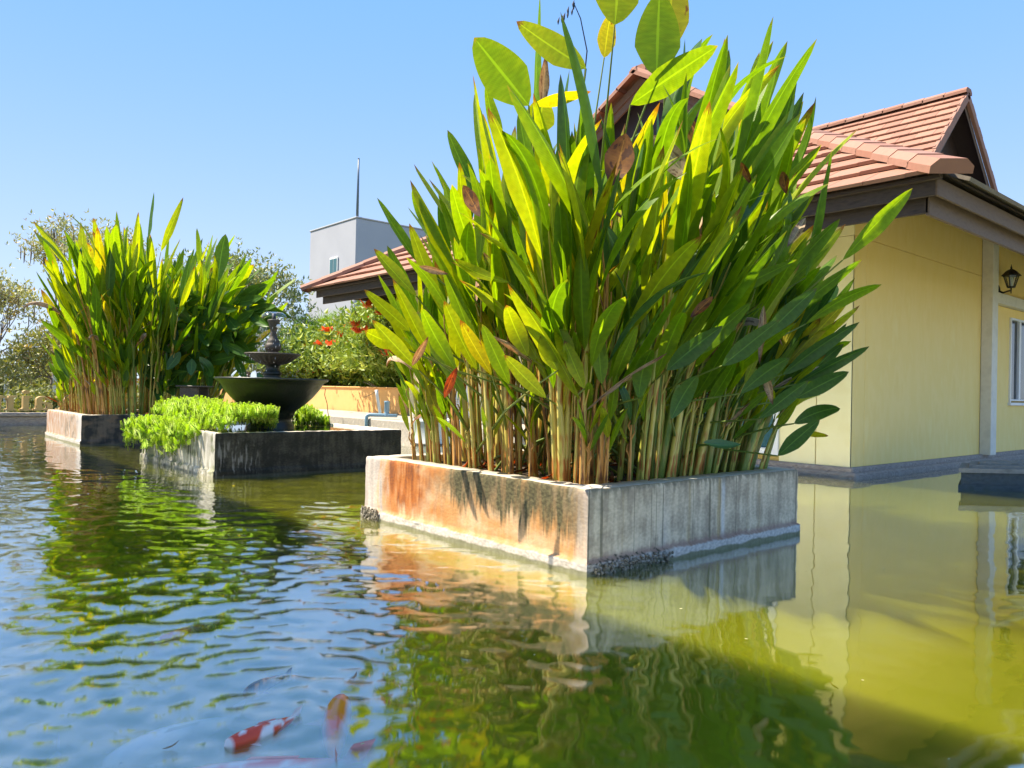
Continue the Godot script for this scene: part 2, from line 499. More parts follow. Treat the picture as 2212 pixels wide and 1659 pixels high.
# ---------------------------------------------------------------- setting
func build_ground() -> void:
	var s := begin()
	var big := 420.0
	for r in [[-big, -big, big, -20.5, 0.12], [-big, -20.5, -0.7, 3.4, 0.12], [-big, 3.4, big, big, 0.12], [18.2, -20.5, big, 3.4, 0.12]]:
		quad(s, Vector3(r[0], r[4], r[3]), Vector3(r[2], r[4], r[3]), Vector3(r[2], r[4], r[1]), Vector3(r[0], r[4], r[1]))
	structure(obj("ground", s, M.grass), "grassy ground all round the pond")
	# raised paved strip along the house side, behind the fountain
	var q := begin(true)
	box(q, Vector3(7.6, -0.8, -20.2), Vector3(9.56, 0.42, -8.6), 0.02)
	structure(obj("stone_walkway", q, M.concrete), "pale concrete walkway between the fountain and the orange wall")
	var e := begin(true)
	box(e, Vector3(-1.2, -0.8, -20.62), Vector3(18.2, 0.2, -20.2), 0.02)
	box(e, Vector3(-1.2, 0.2, -20.7), Vector3(18.2, 0.27, -20.14), 0.015)
	structure(obj("pond_edge", e, M.ledge), "low grey concrete kerb at the far end of the pond")
	var t := begin(true)
	box(t, Vector3(-9.0, -0.8, -20.4), Vector3(-0.6, 0.2, 3.3), 0.02)
	structure(obj("terrace", t, M.concrete), "concrete terrace along the near side of the pond")
	# a covered walk out of view, placed so that its roof edge shades the near water
	var roof := thing("covered_walk", "long flat-roofed covered walk on posts along the near terrace", "pavilion", Vector3(-1.8, 0.2, -12))
	boxed("roof", Vector3(-1.3, 6.75, -18), Vector3(1.45, 6.98, 14.5), M.concrete, roof, 0.02)
	for k in 7:
		boxed("post", Vector3(-0.7, 0, -17.0 + k * 5.0), Vector3(-0.4, 6.75, -16.7 + k * 5.0), M.trim, roof)

func wave(x: float, z: float, n: Array) -> float:
	var xc := x * 0.755 + z * 0.656      # to the right of the camera
	var zc := x * 0.656 - z * 0.755      # away from it
	var calm := smoothstep(-0.2, 1.0, xc - 0.12 * zc + 0.3)      # sheltered to the right of the big planter
	var lively := (1.0 - calm) * (1.0 - 0.45 * smoothstep(4.0, 9.0, zc)) + calm * 0.13
	var shelter := 1.0 - 0.6 * exp(-pow((xc + 0.6) / 0.7, 2.0)) * smoothstep(5.0, 7.0, zc)
	var y: float = n[0].get_noise_2d(x, z) * 0.0048 + n[1].get_noise_2d(x, z) * 0.0034 + n[2].get_noise_2d(x, z) * 0.0019
	y = y * lively * shelter
	y += n[4].get_noise_2d(x, z) * 0.0007 * (1.0 - smoothstep(0.5, 1.5, Vector2(x - 0.9, (z + 2.5) * 0.8).length()))
	y += n[3].get_noise_2d(x, z) * 0.0011 * smoothstep(-1.5, -3.5, xc) * smoothstep(5.0, 8.0, zc)
	for r in [[4.2, -9.6, 0.0, 34.0], [1.0, -2.2, 0.0014, 62.0], [0.5, -2.55, 0.0012, 55.0], [1.25, -4.0, 0.0016, 40.0], [1.12, -2.6, 0.0012, 60.0], [1.9, -4.6, 0.002, 26.0]]:
		var d := Vector2(x - r[0], z - r[1]).length()
		y += r[2] * sin(d * r[3]) * exp(-d * 1.5) * smoothstep(0.0, 0.08, d) * (1.0 - calm * 0.8)
	return y

func axis(list: Array) -> PackedFloat32Array:
	var out := PackedFloat32Array()
	for seg in list:
		var n := int(round(absf(seg[1] - seg[0]) / seg[2]))
		for i in n:
			out.append(lerpf(seg[0], seg[1], float(i) / n))
	out.append(list[-1][1])
	return out

func build_water() -> void:
	var xs := axis([[-0.6, 0.1, 0.1], [0.1, 3.6, 0.022], [3.6, 7.6, 0.05], [7.6, 18.2, 0.16]])
	var zs := axis([[3.3, -0.2, 0.35], [-0.2, -4.6, 0.022], [-4.6, -9.0, 0.05], [-9.0, -20.3, 0.09]])
	var n := [noise(81, 1.9, 1), noise(82, 4.2, 1), noise(83, 9.5, 1), noise(84, 6.5, 2), noise(85, 17.0, 1)]
	var nx := xs.size()
	var nz := zs.size()
	var v := PackedVector3Array()
	v.resize(nx * nz)
	for j in nz:
		for i in nx:
			v[j * nx + i] = Vector3(xs[i], wave(xs[i], zs[j], n), zs[j])
	var nn := PackedVector3Array()
	nn.resize(nx * nz)
	for j in nz:
		for i in nx:
			var a := v[j * nx + mini(i + 1, nx - 1)] - v[j * nx + maxi(i - 1, 0)]
			var b := v[mini(j + 1, nz - 1) * nx + i] - v[maxi(j - 1, 0) * nx + i]
			nn[j * nx + i] = Vector3(-a.y / a.x, 1.0, -b.y / b.z).normalized()
	var ix := PackedInt32Array()
	ix.resize((nx - 1) * (nz - 1) * 6)
	var w := 0
	for j in nz - 1:
		for i in nx - 1:
			var p := j * nx + i
			for k in [p, p + nx, p + 1, p + 1, p + nx, p + nx + 1]:
				ix[w] = k
				w += 1
	var water := mat(Color(lin(0.6, 0.63, 0.02), 0.025), 0.02)
	water.transparency = BaseMaterial3D.TRANSPARENCY_ALPHA
	var m := ArrayMesh.new()
	for layer in 6:  # added copies of the surface, stacked to brighten its reflections
		var vv := v.duplicate()
		if layer:
			for k in vv.size():
				vv[k].y -= 0.003 * layer
		var arr := []
		arr.resize(Mesh.ARRAY_MAX)
		arr[Mesh.ARRAY_VERTEX] = vv
		arr[Mesh.ARRAY_NORMAL] = nn
		arr[Mesh.ARRAY_INDEX] = ix
		m.add_surface_from_arrays(Mesh.PRIMITIVE_TRIANGLES, arr)
	structure(part("pond_water", m, water), "rippled green water of the koi pond")
	var bed := begin()
	quad(bed, Vector3(-0.6, -0.75, 3.3), Vector3(18.2, -0.75, 3.3), Vector3(18.2, -0.75, -20.3), Vector3(-0.6, -0.75, -20.3))
	structure(obj("pond_bed", bed, mat(lin(0.05, 0.07, 0.02), 0.9)), "muddy bed of the pond")
	var murk := FogVolume.new()
	murk.name = "murky_water"
	murk.size = Vector3(18.8, 0.7, 23.6)
	murk.position = Vector3(8.8, -0.37, -8.5)
	var fm := FogMaterial.new()
	fm.density = 7.0
	fm.albedo = lin(0.88, 0.95, 0.06)
	murk.material = fm
	add_child(murk)
	structure(murk, "green algae suspended in the pond water", "stuff")

# ---------------------------------------------------------------- house
func tile_slope(roof: Node3D, origin: Vector3, along: Vector3, up: Vector3, courses: int, exposure: float, width: float, span: Callable, piece := "roof_tile") -> void:
	# span(course start, course end) gives the clipped polygon limits of the course: [a0, a1 at its foot, b0, b1 at its head] along the eave
	var nrm := along.cross(up).normalized()
	var full := {}
	for c in courses:
		var y0 := c * exposure
		var lim: Array = span.call(y0, y0 + exposure)
		var lo := minf(lim[0], lim[2])
		var hi := maxf(lim[1], lim[3])
		var k0 := int(floor(lo / width)) - 1
		var k1 := int(ceil(hi / width)) + 1
		var shift := width * 0.5 if c % 2 else 0.0
		for k in range(k0, k1):
			var a := k * width + shift
			var b := a + width - 0.003
			var poly := PackedVector2Array([Vector2(a, 0), Vector2(b, 0), Vector2(b, exposure + 0.05), Vector2(a, exposure + 0.05)])
			var hip := PackedVector2Array([Vector2(lim[0], -0.001), Vector2(lim[1], -0.001), Vector2(lim[3], exposure + 0.06), Vector2(lim[2], exposure + 0.06)])
			var inter := Geometry2D.intersect_polygons(poly, hip)
			if inter.is_empty():
				continue
			var p: PackedVector2Array = inter[0]
			if Geometry2D.is_polygon_clockwise(p):
				p.reverse()
			var tilt := atan(0.05 / exposure)
			var u2 := (up * cos(tilt) - nrm * sin(tilt)).normalized()
			var n2 := along.cross(u2).normalized()
			var lift := nrm * (0.075 + rng.randf_range(-0.004, 0.004))
			var mm: Mesh
			var is_full := p.size() == 4 and absf(absf(poly_area(p)) - (width - 0.003) * (exposure + 0.05)) < 0.002
			var offset := Vector2.ZERO
			if is_full:
				if not full.has("m"):
					var s := begin(true)
					box(s, Vector3(0, 0, -0.04), Vector3(width - 0.003, exposure + 0.05, 0), 0.005)
					full.m = mesh_of(s)
				mm = full.m
				offset = Vector2(a, 0)
			else:
				var s := begin(true)
				slab(s, p, 0.04, Transform3D())
				mm = mesh_of(s)
			var o := part(piece, mm, M.tiles[rng.randi() % 3], roof)
			o.transform = Transform3D(Basis(along, u2, n2), origin + up * y0 + along * offset.x + lift)

func poly_area(p: PackedVector2Array) -> float:
	var a := 0.0
	for i in p.size():
		a += p[i].cross(p[(i + 1) % p.size()])
	return a * 0.5

func caps(roof: Node3D, a: Vector3, b: Vector3, size := 0.44, wide := 0.19, called := "ridge_cap") -> void:
	var d := (b - a).normalized()
	var n := int(round(a.distance_to(b) / size))
	var step := a.distance_to(b) / n
	var side := d.cross(Vector3.UP).normalized()
	var up := side.cross(d).normalized()
	for i in n:
		# an angular cap: two sloping wings and a flat crown, each lapping over the one below
		var s := begin(true)
		var tf := Transform3D(Basis(side, up, -d), a + d * step * i)
		var l := step + 0.03
		var e0 := 0.006
		var prof := [Vector2(-wide, -0.12), Vector2(-wide, -0.05), Vector2(-wide * 0.62, 0.02), Vector2(wide * 0.62, 0.02), Vector2(wide, -0.05), Vector2(wide, -0.12)]
		for k in prof.size() - 1:
			var p: Vector2 = prof[k]
			var q: Vector2 = prof[k + 1]
			quad(s, tf * Vector3(q.x, q.y + e0, 0), tf * Vector3(q.x, q.y - e0, -l), tf * Vector3(p.x, p.y - e0, -l), tf * Vector3(p.x, p.y + e0, 0))
		for z in [0.0, -l]:
			var lift: float = e0 if z == 0.0 else -e0
			var c := Vector3(0, -0.12 + lift, z)
			for k in prof.size() - 1:
				var p3 := tf * Vector3(prof[k].x, prof[k].y + lift, z)
				var q3 := tf * Vector3(prof[k + 1].x, prof[k + 1].y + lift, z)
				if z == 0.0:
					tri(s, tf * c, q3, p3)
				else:
					tri(s, tf * c, p3, q3)
		obj(called, s, M.cap if i % 3 else M.tiles[1], roof)

func build_house() -> void:
	var hx := 9.63
	var hz := -4.54
	var hb := -14.6
	var house := thing("yellow_house", "yellow house with red-brown tiled hip roof standing in the pond", "house")
	# walls: panels with recessed joints in front of a backing wall
	var w := begin(true)
	box(w, Vector3(hx + 0.02, -0.7, hb + 0.02), Vector3(24.0, 4.1, hz - 0.02))
	obj("wall", w, M.groove, house)
	# left side, facing -x; the joint at y 3.06 and z -4.98
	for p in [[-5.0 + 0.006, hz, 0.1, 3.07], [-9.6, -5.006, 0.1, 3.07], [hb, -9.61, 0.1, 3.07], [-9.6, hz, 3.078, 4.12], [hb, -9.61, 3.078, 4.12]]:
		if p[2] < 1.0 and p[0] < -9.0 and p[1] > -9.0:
			boxed("wall_panel", Vector3(hx, 0.1, -5.52), Vector3(hx + 0.03, 3.07, -5.006), M.wall_lit, house, 0.003)
			boxed("wall_panel", Vector3(hx, 0.1, -9.6), Vector3(hx + 0.03, 3.07, -7.4), M.wall_lit, house, 0.003)
			boxed("wall_panel", Vector3(hx, 2.3, -7.4), Vector3(hx + 0.03, 3.07, -5.52), M.wall_lit, house, 0.003)
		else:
			boxed("wall_panel", Vector3(hx, p[2], p[0]), Vector3(hx + 0.03, p[3], p[1]), M.wall_lit, house, 0.003)
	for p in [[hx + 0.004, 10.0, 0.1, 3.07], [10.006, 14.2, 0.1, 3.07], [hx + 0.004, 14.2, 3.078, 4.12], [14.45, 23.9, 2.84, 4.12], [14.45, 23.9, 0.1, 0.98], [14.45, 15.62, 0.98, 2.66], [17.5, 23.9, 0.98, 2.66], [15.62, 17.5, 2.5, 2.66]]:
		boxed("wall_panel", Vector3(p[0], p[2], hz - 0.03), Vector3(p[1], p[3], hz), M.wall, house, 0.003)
	boxed("pilaster", Vector3(14.2, 0.12, hz), Vector3(14.46, 4.0, hz + 0.17), M.trim, house, 0.008)
	boxed("lintel", Vector3(14.46, 2.66, hz + 0.002), Vector3(23.8, 2.84, hz + 0.13), M.trim, house, 0.008)
	# base ledge: two stepped courses of wet concrete
	var b := begin(true)
	box(b, Vector3(hx - 0.05, -0.7, hb), Vector3(24.1, 0.13, hz + 0.06), 0.02)
	box(b, Vector3(hx - 0.1, -0.7, hb), Vector3(24.1, 0.065, hz + 0.12), 0.02)
	obj("base_ledge", b, M.ledge, house)
	# windows
	var win := Node3D.new()
	win.name = "window"
	house.add_child(win)
	boxed("pane", Vector3(15.64, 1.03, hz - 0.016), Vector3(17.48, 2.48, hz - 0.012), M.glass, win, 0.0)
	for p in [[15.62, 0.99, 15.66, 2.5], [17.46, 0.99, 17.5, 2.5], [15.66, 2.46, 17.46, 2.5], [15.66, 1.02, 17.46, 1.05], [16.08, 1.05, 16.17, 2.46], [16.85, 1.05, 16.92, 2.46]]:
		boxed("frame", Vector3(p[0], p[1], hz - 0.019), Vector3(p[2], p[3], hz + 0.03), M.white, win, 0.004)
	boxed("sill", Vector3(15.58, 0.94, hz - 0.019), Vector3(17.54, 0.99, hz + 0.05), M.white, win, 0.005)
	var win2 := Node3D.new()
	win2.name = "window_001"
	house.add_child(win2)
	boxed("pane", Vector3(hx + 0.01, 0.28, -7.34), Vector3(hx + 0.016, 2.24, -5.58), mat(lin(0.05, 0.13, 0.15), 0.06), win2, 0.0)
	for p in [[-5.6, 0.2, -5.52, 2.3], [-7.4, 0.2, -7.32, 2.3], [-7.32, 2.22, -5.6, 2.3], [-7.32, 0.2, -5.6, 0.3], [-6.5, 0.3, -6.42, 2.22]]:
		boxed("frame", Vector3(hx - 0.03, p[1], minf(p[0], p[2])), Vector3(hx + 0.018, p[3], maxf(p[0], p[2])), M.white, win2, 0.004)

	# roof
	var ex := 7.98
	var ez := -2.89
	var ey := 3.2
	var slope := 0.58
	var far_z := -16.25
	var gx := 11.5          # where the skirt meets the gable over the left side
	var s := begin(true)
	var mid := (ez + far_z) * 0.5
	var ridge_y := ey + slope * (ez - mid)
	var gy := ey + slope * (gx - ex)
	var gz0 := ez - (gx - ex)
	var gz1 := far_z + (gx - ex)
	# underlay planes, just under the tiles
	quad(s, Vector3(ex, ey, far_z), Vector3(ex, ey, ez), Vector3(gx, gy, gz0), Vector3(gx, gy, gz1))
	tri(s, Vector3(ex, ey, ez), Vector3(25, ey, ez), Vector3(gx, gy, gz0))
	quad(s, Vector3(gx, gy, gz0), Vector3(25, ey, ez), Vector3(25, ridge_y, mid), Vector3(gx, ridge_y, mid))
	tri(s, Vector3(25, ey, far_z), Vector3(ex, ey, far_z), Vector3(gx, gy, gz1))
	quad(s, Vector3(25, ey, far_z), Vector3(gx, gy, gz1), Vector3(gx, ridge_y, mid), Vector3(25, ridge_y, mid))
	var roof := obj("roof", s, M.underlay, house)
	var ang := atan(slope)
	var up := Vector3(cos(ang), sin(ang), 0)
	var run := (gx - ex) / cos(ang)
	var length := ez - far_z
	tile_slope(roof, Vector3(ex - 0.03, ey - 0.02, far_z), Vector3(0, 0, 1), up, 9, run / 9.0, 0.42,
		func(y0: float, y1: float): return [y0 * cos(ang), length - y0 * cos(ang), y1 * cos(ang), length - y1 * cos(ang)])
	boxed("eave_filler", Vector3(ex + 0.03, 3.17, far_z + 0.05), Vector3(ex + 0.1, 3.235, ez - 0.05), M.underlay, roof, 0.0)
	# hip caps, the gable's sloping caps and its barge boards
	caps(roof, Vector3(ex - 0.12, ey + 0.06, ez + 0.12), Vector3(gx + 0.05, gy + 0.13, gz0 - 0.05), 0.5, 0.2, "hip_cap")
	caps(roof, Vector3(ex - 0.12, ey + 0.06, far_z - 0.12), Vector3(gx + 0.05, gy + 0.13, gz1 + 0.05), 0.5, 0.2, "hip_cap")
	caps(roof, Vector3(gx - 0.12, gy + 0.1, gz0 + 0.02), Vector3(gx - 0.12, ridge_y + 0.14, mid), 0.5, 0.19, "verge_cap")
	caps(roof, Vector3(gx - 0.12, gy + 0.1, gz1 - 0.02), Vector3(gx - 0.12, ridge_y + 0.14, mid), 0.5, 0.19, "verge_cap")
	caps(roof, Vector3(gx - 0.2, ridge_y + 0.16, mid), Vector3(19.0, ridge_y + 0.12, mid), 0.5, 0.2)
	var gw := begin(true)
	tri(gw, Vector3(gx + 0.3, gy, gz1), Vector3(gx + 0.3, gy, gz0), Vector3(gx + 0.3, ridge_y, mid))
	obj("gable_wall", gw, M.gable, roof)
	for e in [[gz0, 1.0], [gz1, -1.0]]:
		var n := begin(true)
		var p0 := Vector3(gx - 0.1, gy - 0.02, e[0])
		var p1 := Vector3(gx - 0.1, ridge_y - 0.02, mid)
		for k in 2:      # two boards, the lower one set back
			var dn := Vector3(0, -0.16 * k, 0)
			var setback := Vector3(0.03 * k, 0, 0)
			var a := p0 + dn + setback
			var c := p1 + dn + setback
			var d2 := Vector3(0, -0.155, 0)
			var th := Vector3(0.04, 0, 0)
			if e[1] > 0:
				quad(n, c + d2, a + d2, a, c)
			else:
				quad(n, a + d2, c + d2, c, a)
			quad(n, a + d2, a + d2 + th, c + d2 + th, c + d2)
		obj("barge_board", n, M.barge, roof)
	# the slope over the right-hand wall lies edge on to the view: its tiles are one mass
	var ed := begin(true)
	var sx := Vector3(1, 0, 0)
	var sup := Vector3(0, sin(ang), -cos(ang))
	var tl := atan(0.05 / 0.45)
	var su := (sup * cos(tl) - sx.cross(sup) * sin(tl)).normalized()
	for cc in 17:
		var y0 := cc * 0.4515
		var x := ex + y0 * cos(ang) + 0.5 - fmod(y0 * cos(ang) + (0.21 if cc % 2 else 0.0), 0.42) * 0.2
		while x < 22.0:
			if x > gx or y0 < run - 0.5:
				var o := Vector3(x, ey - 0.02, ez + 0.03) + sup * y0 + sx.cross(sup) * 0.075
				box(ed, Vector3(0, 0, -0.04), Vector3(0.417, 0.5, 0), 0.0, Transform3D(Basis(sx, su, sx.cross(su)), o))
			x += 0.42
	var ee := obj("weathered_tiles", ed, grained([lin(0.1, 0.085, 0.065), lin(0.2, 0.16, 0.12), lin(0.14, 0.13, 0.09)], 1.5, 0.85, 0.2, 57), roof)  # grey-brown from moss, and from the shade of this slope put into the colour
	ee.set_meta("kind", "stuff")
	# fascia boards in two steps, soffit
	for q in [[Vector3(ex + 0.1, 3.02, far_z + 0.11), Vector3(ex + 0.13, 3.2, ez - 0.11)], [Vector3(ex + 0.21, 2.88, far_z + 0.22), Vector3(ex + 0.25, 3.1, ez - 0.22)],
			[Vector3(ex + 0.1, 3.02, ez - 0.13), Vector3(24.5, 3.2, ez - 0.1)], [Vector3(ex + 0.21, 2.86, ez - 0.25), Vector3(24.5, 3.1, ez - 0.21)],
			[Vector3(ex + 0.14, 3.06, far_z + 0.14), Vector3(24.5, 3.2, far_z + 0.17)]]:
		boxed("fascia_board", q[0], q[1], M.fascia if q[0].x < 8.2 and q[1].x < 9.0 else M.barge, house, 0.006)  # left boards darker, the shade under the tiles put into their colour
	var sf := begin(true)
	var low := Vector3(0, -0.1, 0)
	quad(sf, Vector3(ex + 0.2, ey + 0.1, ez - 0.2) + low, Vector3(ex + 0.2, ey + 0.1, far_z + 0.2) + low, Vector3(hx + 0.2, ey + 0.58 * 1.85, far_z + 1.85) + low, Vector3(hx + 0.2, ey + 0.58 * 1.85, ez - 1.85) + low)
	quad(sf, Vector3(25, ey + 0.1, ez - 0.2) + low, Vector3(ex + 0.2, ey + 0.1, ez - 0.2) + low, Vector3(hx + 0.2, ey + 0.58 * 1.85, ez - 1.85) + low, Vector3(25, ey + 0.58 * 1.85, ez - 1.85) + low)
	obj("soffit", sf, mat(lin(0.2, 0.14, 0.1), 0.8), house)

	# upper wing behind: a gabled roof whose gable end faces right
	var wing := obj("upper_roof", begin_wing(), M.underlay, house)
	var pk := Vector3(20.4, 8.44, -7.0)
	var half := 2.1
	var rise := 1.98
	var a2 := atan(rise / half)
	var up2 := Vector3(cos(a2), sin(a2), 0)
	var run2 := half / cos(a2)
	tile_slope(wing, Vector3(pk.x - half, pk.y - rise, pk.z - 7.9), Vector3(0, 0, 1), up2, 9, run2 / 9.0, 0.42, func(_a: float, _b: float): return [0.0, 8.0, 0.0, 8.0])
	caps(wing, pk + Vector3(0, 0.1, 0.14), Vector3(pk.x, pk.y + 0.1, -15.2), 0.5, 0.19)
	for sg in [-1.0, 1.0]:
		var foot := Vector3(pk.x + sg * half * 1.02, pk.y - rise * 1.02, pk.z)
		for k in 9:      # stepped verge tiles
			var t0 := float(k) / 9.0
			var p := foot.lerp(pk, t0 + 0.055)
			var tf := Transform3D(Basis(Vector3(0, 0, 1), -sg * atan2(rise, half)) if sg > 0 else Basis(Vector3(0, 0, 1), a2), p)
			var v := begin(true)
			box(v, Vector3(-run2 / 18.0 - 0.01, -0.13, 0.05), Vector3(run2 / 18.0 + 0.01, 0.04 + 0.02 * (k % 2), 0.14), 0.006, tf)
			obj("verge_tile", v, M.cap, wing)
		var bb := begin(true)
		var n2 := Vector3(0, 0, 1)
		var f2 := foot + Vector3(-sg * 0.1, -0.1, 0.04)
		var t2 := pk + Vector3(0, -0.12, 0.04)
		var dn := Vector3(0, -0.22, 0)
		if sg > 0:
			quad(bb, t2 + dn, f2 + dn, f2, t2)
		else:
			quad(bb, f2 + dn, t2 + dn, t2, f2)
		obj("barge_board", bb, M.barge, wing)
	# a low cross roof on the right-hand slope
	var cr := begin(true)
	var ra := Vector3(21.4, 5.72, -6.4)
	var rb := Vector3(25.0, 5.8, -6.4)
	var side_a := Vector3(-0.9, -1.0, 1.0)
	var side_b := Vector3(-0.9, -1.0, -1.6)
	quad(cr, ra + side_a, rb + Vector3(0, -1.0, 1.0), rb, ra)
	quad(cr, rb + Vector3(0, -1.0, -1.6), ra + side_b, ra, rb)
	tri(cr, ra + side_b, ra + side_a, ra)
	obj("cross_roof", cr, M.tiles[1], roof)
	caps(roof, ra, rb, 0.5, 0.2)

	# wall lantern
	var lamp := thing("wall_lantern", "black iron lantern on a curved bracket beside the pale pilaster", "wall lamp", Vector3(14.98, 3.0, hz))
	var pl := begin()
	lathe(pl, [[0.0, 0.035], [0.03, 0.032], [0.055, 0.012], [0.06, 0.0]], 16)
	var plate := obj("wall_plate", pl, M.iron, lamp)
	plate.transform = Transform3D(Basis(Vector3(0.9, 0, 0), Vector3(0, 0, 1), Vector3(0, -1.7, 0)), Vector3(0, -0.08, 0.0))
	var arm := begin()
	tube(arm, PackedVector3Array([Vector3(0, -0.1, 0.02), Vector3(0, -0.13, 0.08), Vector3(0, -0.11, 0.15), Vector3(0, -0.1, 0.2)]), PackedFloat32Array([0.02, 0.016, 0.014, 0.016]), 8)
	tube(arm, PackedVector3Array([Vector3(0, -0.15, 0.2), Vector3(0, -0.05, 0.2)]), PackedFloat32Array([0.008, 0.014]), 8)
	obj("arm", arm, M.iron, lamp)
	var body := begin(true)
	var cz := 0.2
	for k in 6:
		var a0 := TAU * k / 6.0
		tube(body, PackedVector3Array([Vector3(cos(a0) * 0.055, -0.05, cz + sin(a0) * 0.055), Vector3(cos(a0) * 0.115, 0.15, cz + sin(a0) * 0.115)]), PackedFloat32Array([0.009, 0.009]), 5)
	lathe(body, [[0.0, -0.055], [0.06, -0.055], [0.064, -0.035], [0.0, -0.035]], 6, Vector3(0, 0, cz))
	obj("cage", body, M.iron, lamp)
	var hat := begin(true)
	lathe(hat, [[0.15, 0.145], [0.152, 0.155], [0.12, 0.185], [0.085, 0.225], [0.05, 0.25], [0.025, 0.26], [0.012, 0.275], [0.016, 0.29], [0.009, 0.305], [0.003, 0.345], [0.0, 0.345]], 6, Vector3(0, 0, cz))
	obj("hood", hat, M.iron, lamp)
	var gl := begin(true)
	lathe(gl, [[0.05, -0.04], [0.108, 0.148]], 6, Vector3(0, 0, cz))
	var lg := mat(Color(0.7, 0.72, 0.6, 0.25), 0.1)
	lg.transparency = BaseMaterial3D.TRANSPARENCY_ALPHA
	obj("glass", gl, lg, lamp)
	var bulb := begin()
	lathe(bulb, [[0.0, -0.03], [0.028, -0.03], [0.036, 0.04], [0.03, 0.11], [0.0, 0.125]], 12, Vector3(0, 0, cz))
	obj("bulb", bulb, M.frost, lamp)

func begin_wing() -> SurfaceTool:
	var s := begin(true)
	var pk := Vector3(20.4, 8.44, -7.0)
	var l := pk + Vector3(-2.1, -1.98, 0)
	var r := pk + Vector3(2.1, -1.98, 0)
	var back := Vector3(0, 0, -8.2)
	quad(s, l + back, l, pk, pk + back)
	quad(s, r, r + back, pk + back, pk)
	var set_in := Vector3(0, 0, -0.5)
	tri(s, l + set_in, r + set_in, pk + set_in)
	var dn := Vector3(0, -3.0, 0)
	quad(s, l + set_in + dn, r + set_in + dn, r + set_in, l + set_in)
	quad(s, l + back + dn, l + set_in + dn, l + set_in, l + back)
	return s

func build_walls_and_tower() -> void:
	var wall := thing("garden_wall", "smooth orange garden wall behind the fountain and the walkway", "wall")
	boxed("wall_face", Vector3(9.6, 0.0, -27.0), Vector3(9.8, 1.0, -14.62), M.orange, wall, 0.01)
	boxed("coping", Vector3(9.57, 1.0, -27.0), Vector3(9.83, 1.03, -14.62), M.orange, wall, 0.008)
	var t := thing("tower_block", "plain pale grey tower block with one small window", "building", Vector3(30.1, 0, -53.6))
	var s := begin(true)
	box(s, Vector3(0, 0, -7.9), Vector3(9, 14.3, 0), 0.05)
	obj("wall", s, M.tower, t)
	boxed("parapet", Vector3(-0.06, 14.3, -7.96), Vector3(9.06, 14.42, 0.06), M.tower, t, 0.03)
	var win := boxed("window", Vector3(-0.1, 9.5, -4.1), Vector3(-0.02, 11.6, -2.75), M.white, t, 0.02)
	boxed("pane", Vector3(-0.12, 9.6, -4.0), Vector3(-0.105, 11.45, -3.48), mat(lin(0.06, 0.14, 0.15), 0.1), win, 0.0)
	boxed("pane", Vector3(-0.12, 9.6, -3.4), Vector3(-0.105, 11.45, -2.86), mat(lin(0.06, 0.14, 0.15), 0.1), win, 0.0)
	var rod := begin()
	tube(rod, PackedVector3Array([Vector3(0.15, 14.3, -0.15), Vector3(0.15, 17, -0.15), Vector3(0.15, 19, -0.15)]), PackedFloat32Array([0.11, 0.09, 0.07]), 6)
	lathe(rod, [[0.0, 18.9], [0.09, 19.0], [0.0, 19.1]], 8, Vector3(0.15, 0, -0.15))
	obj("lightning_rod", rod, mat(lin(0.12, 0.16, 0.2), 0.4), t)

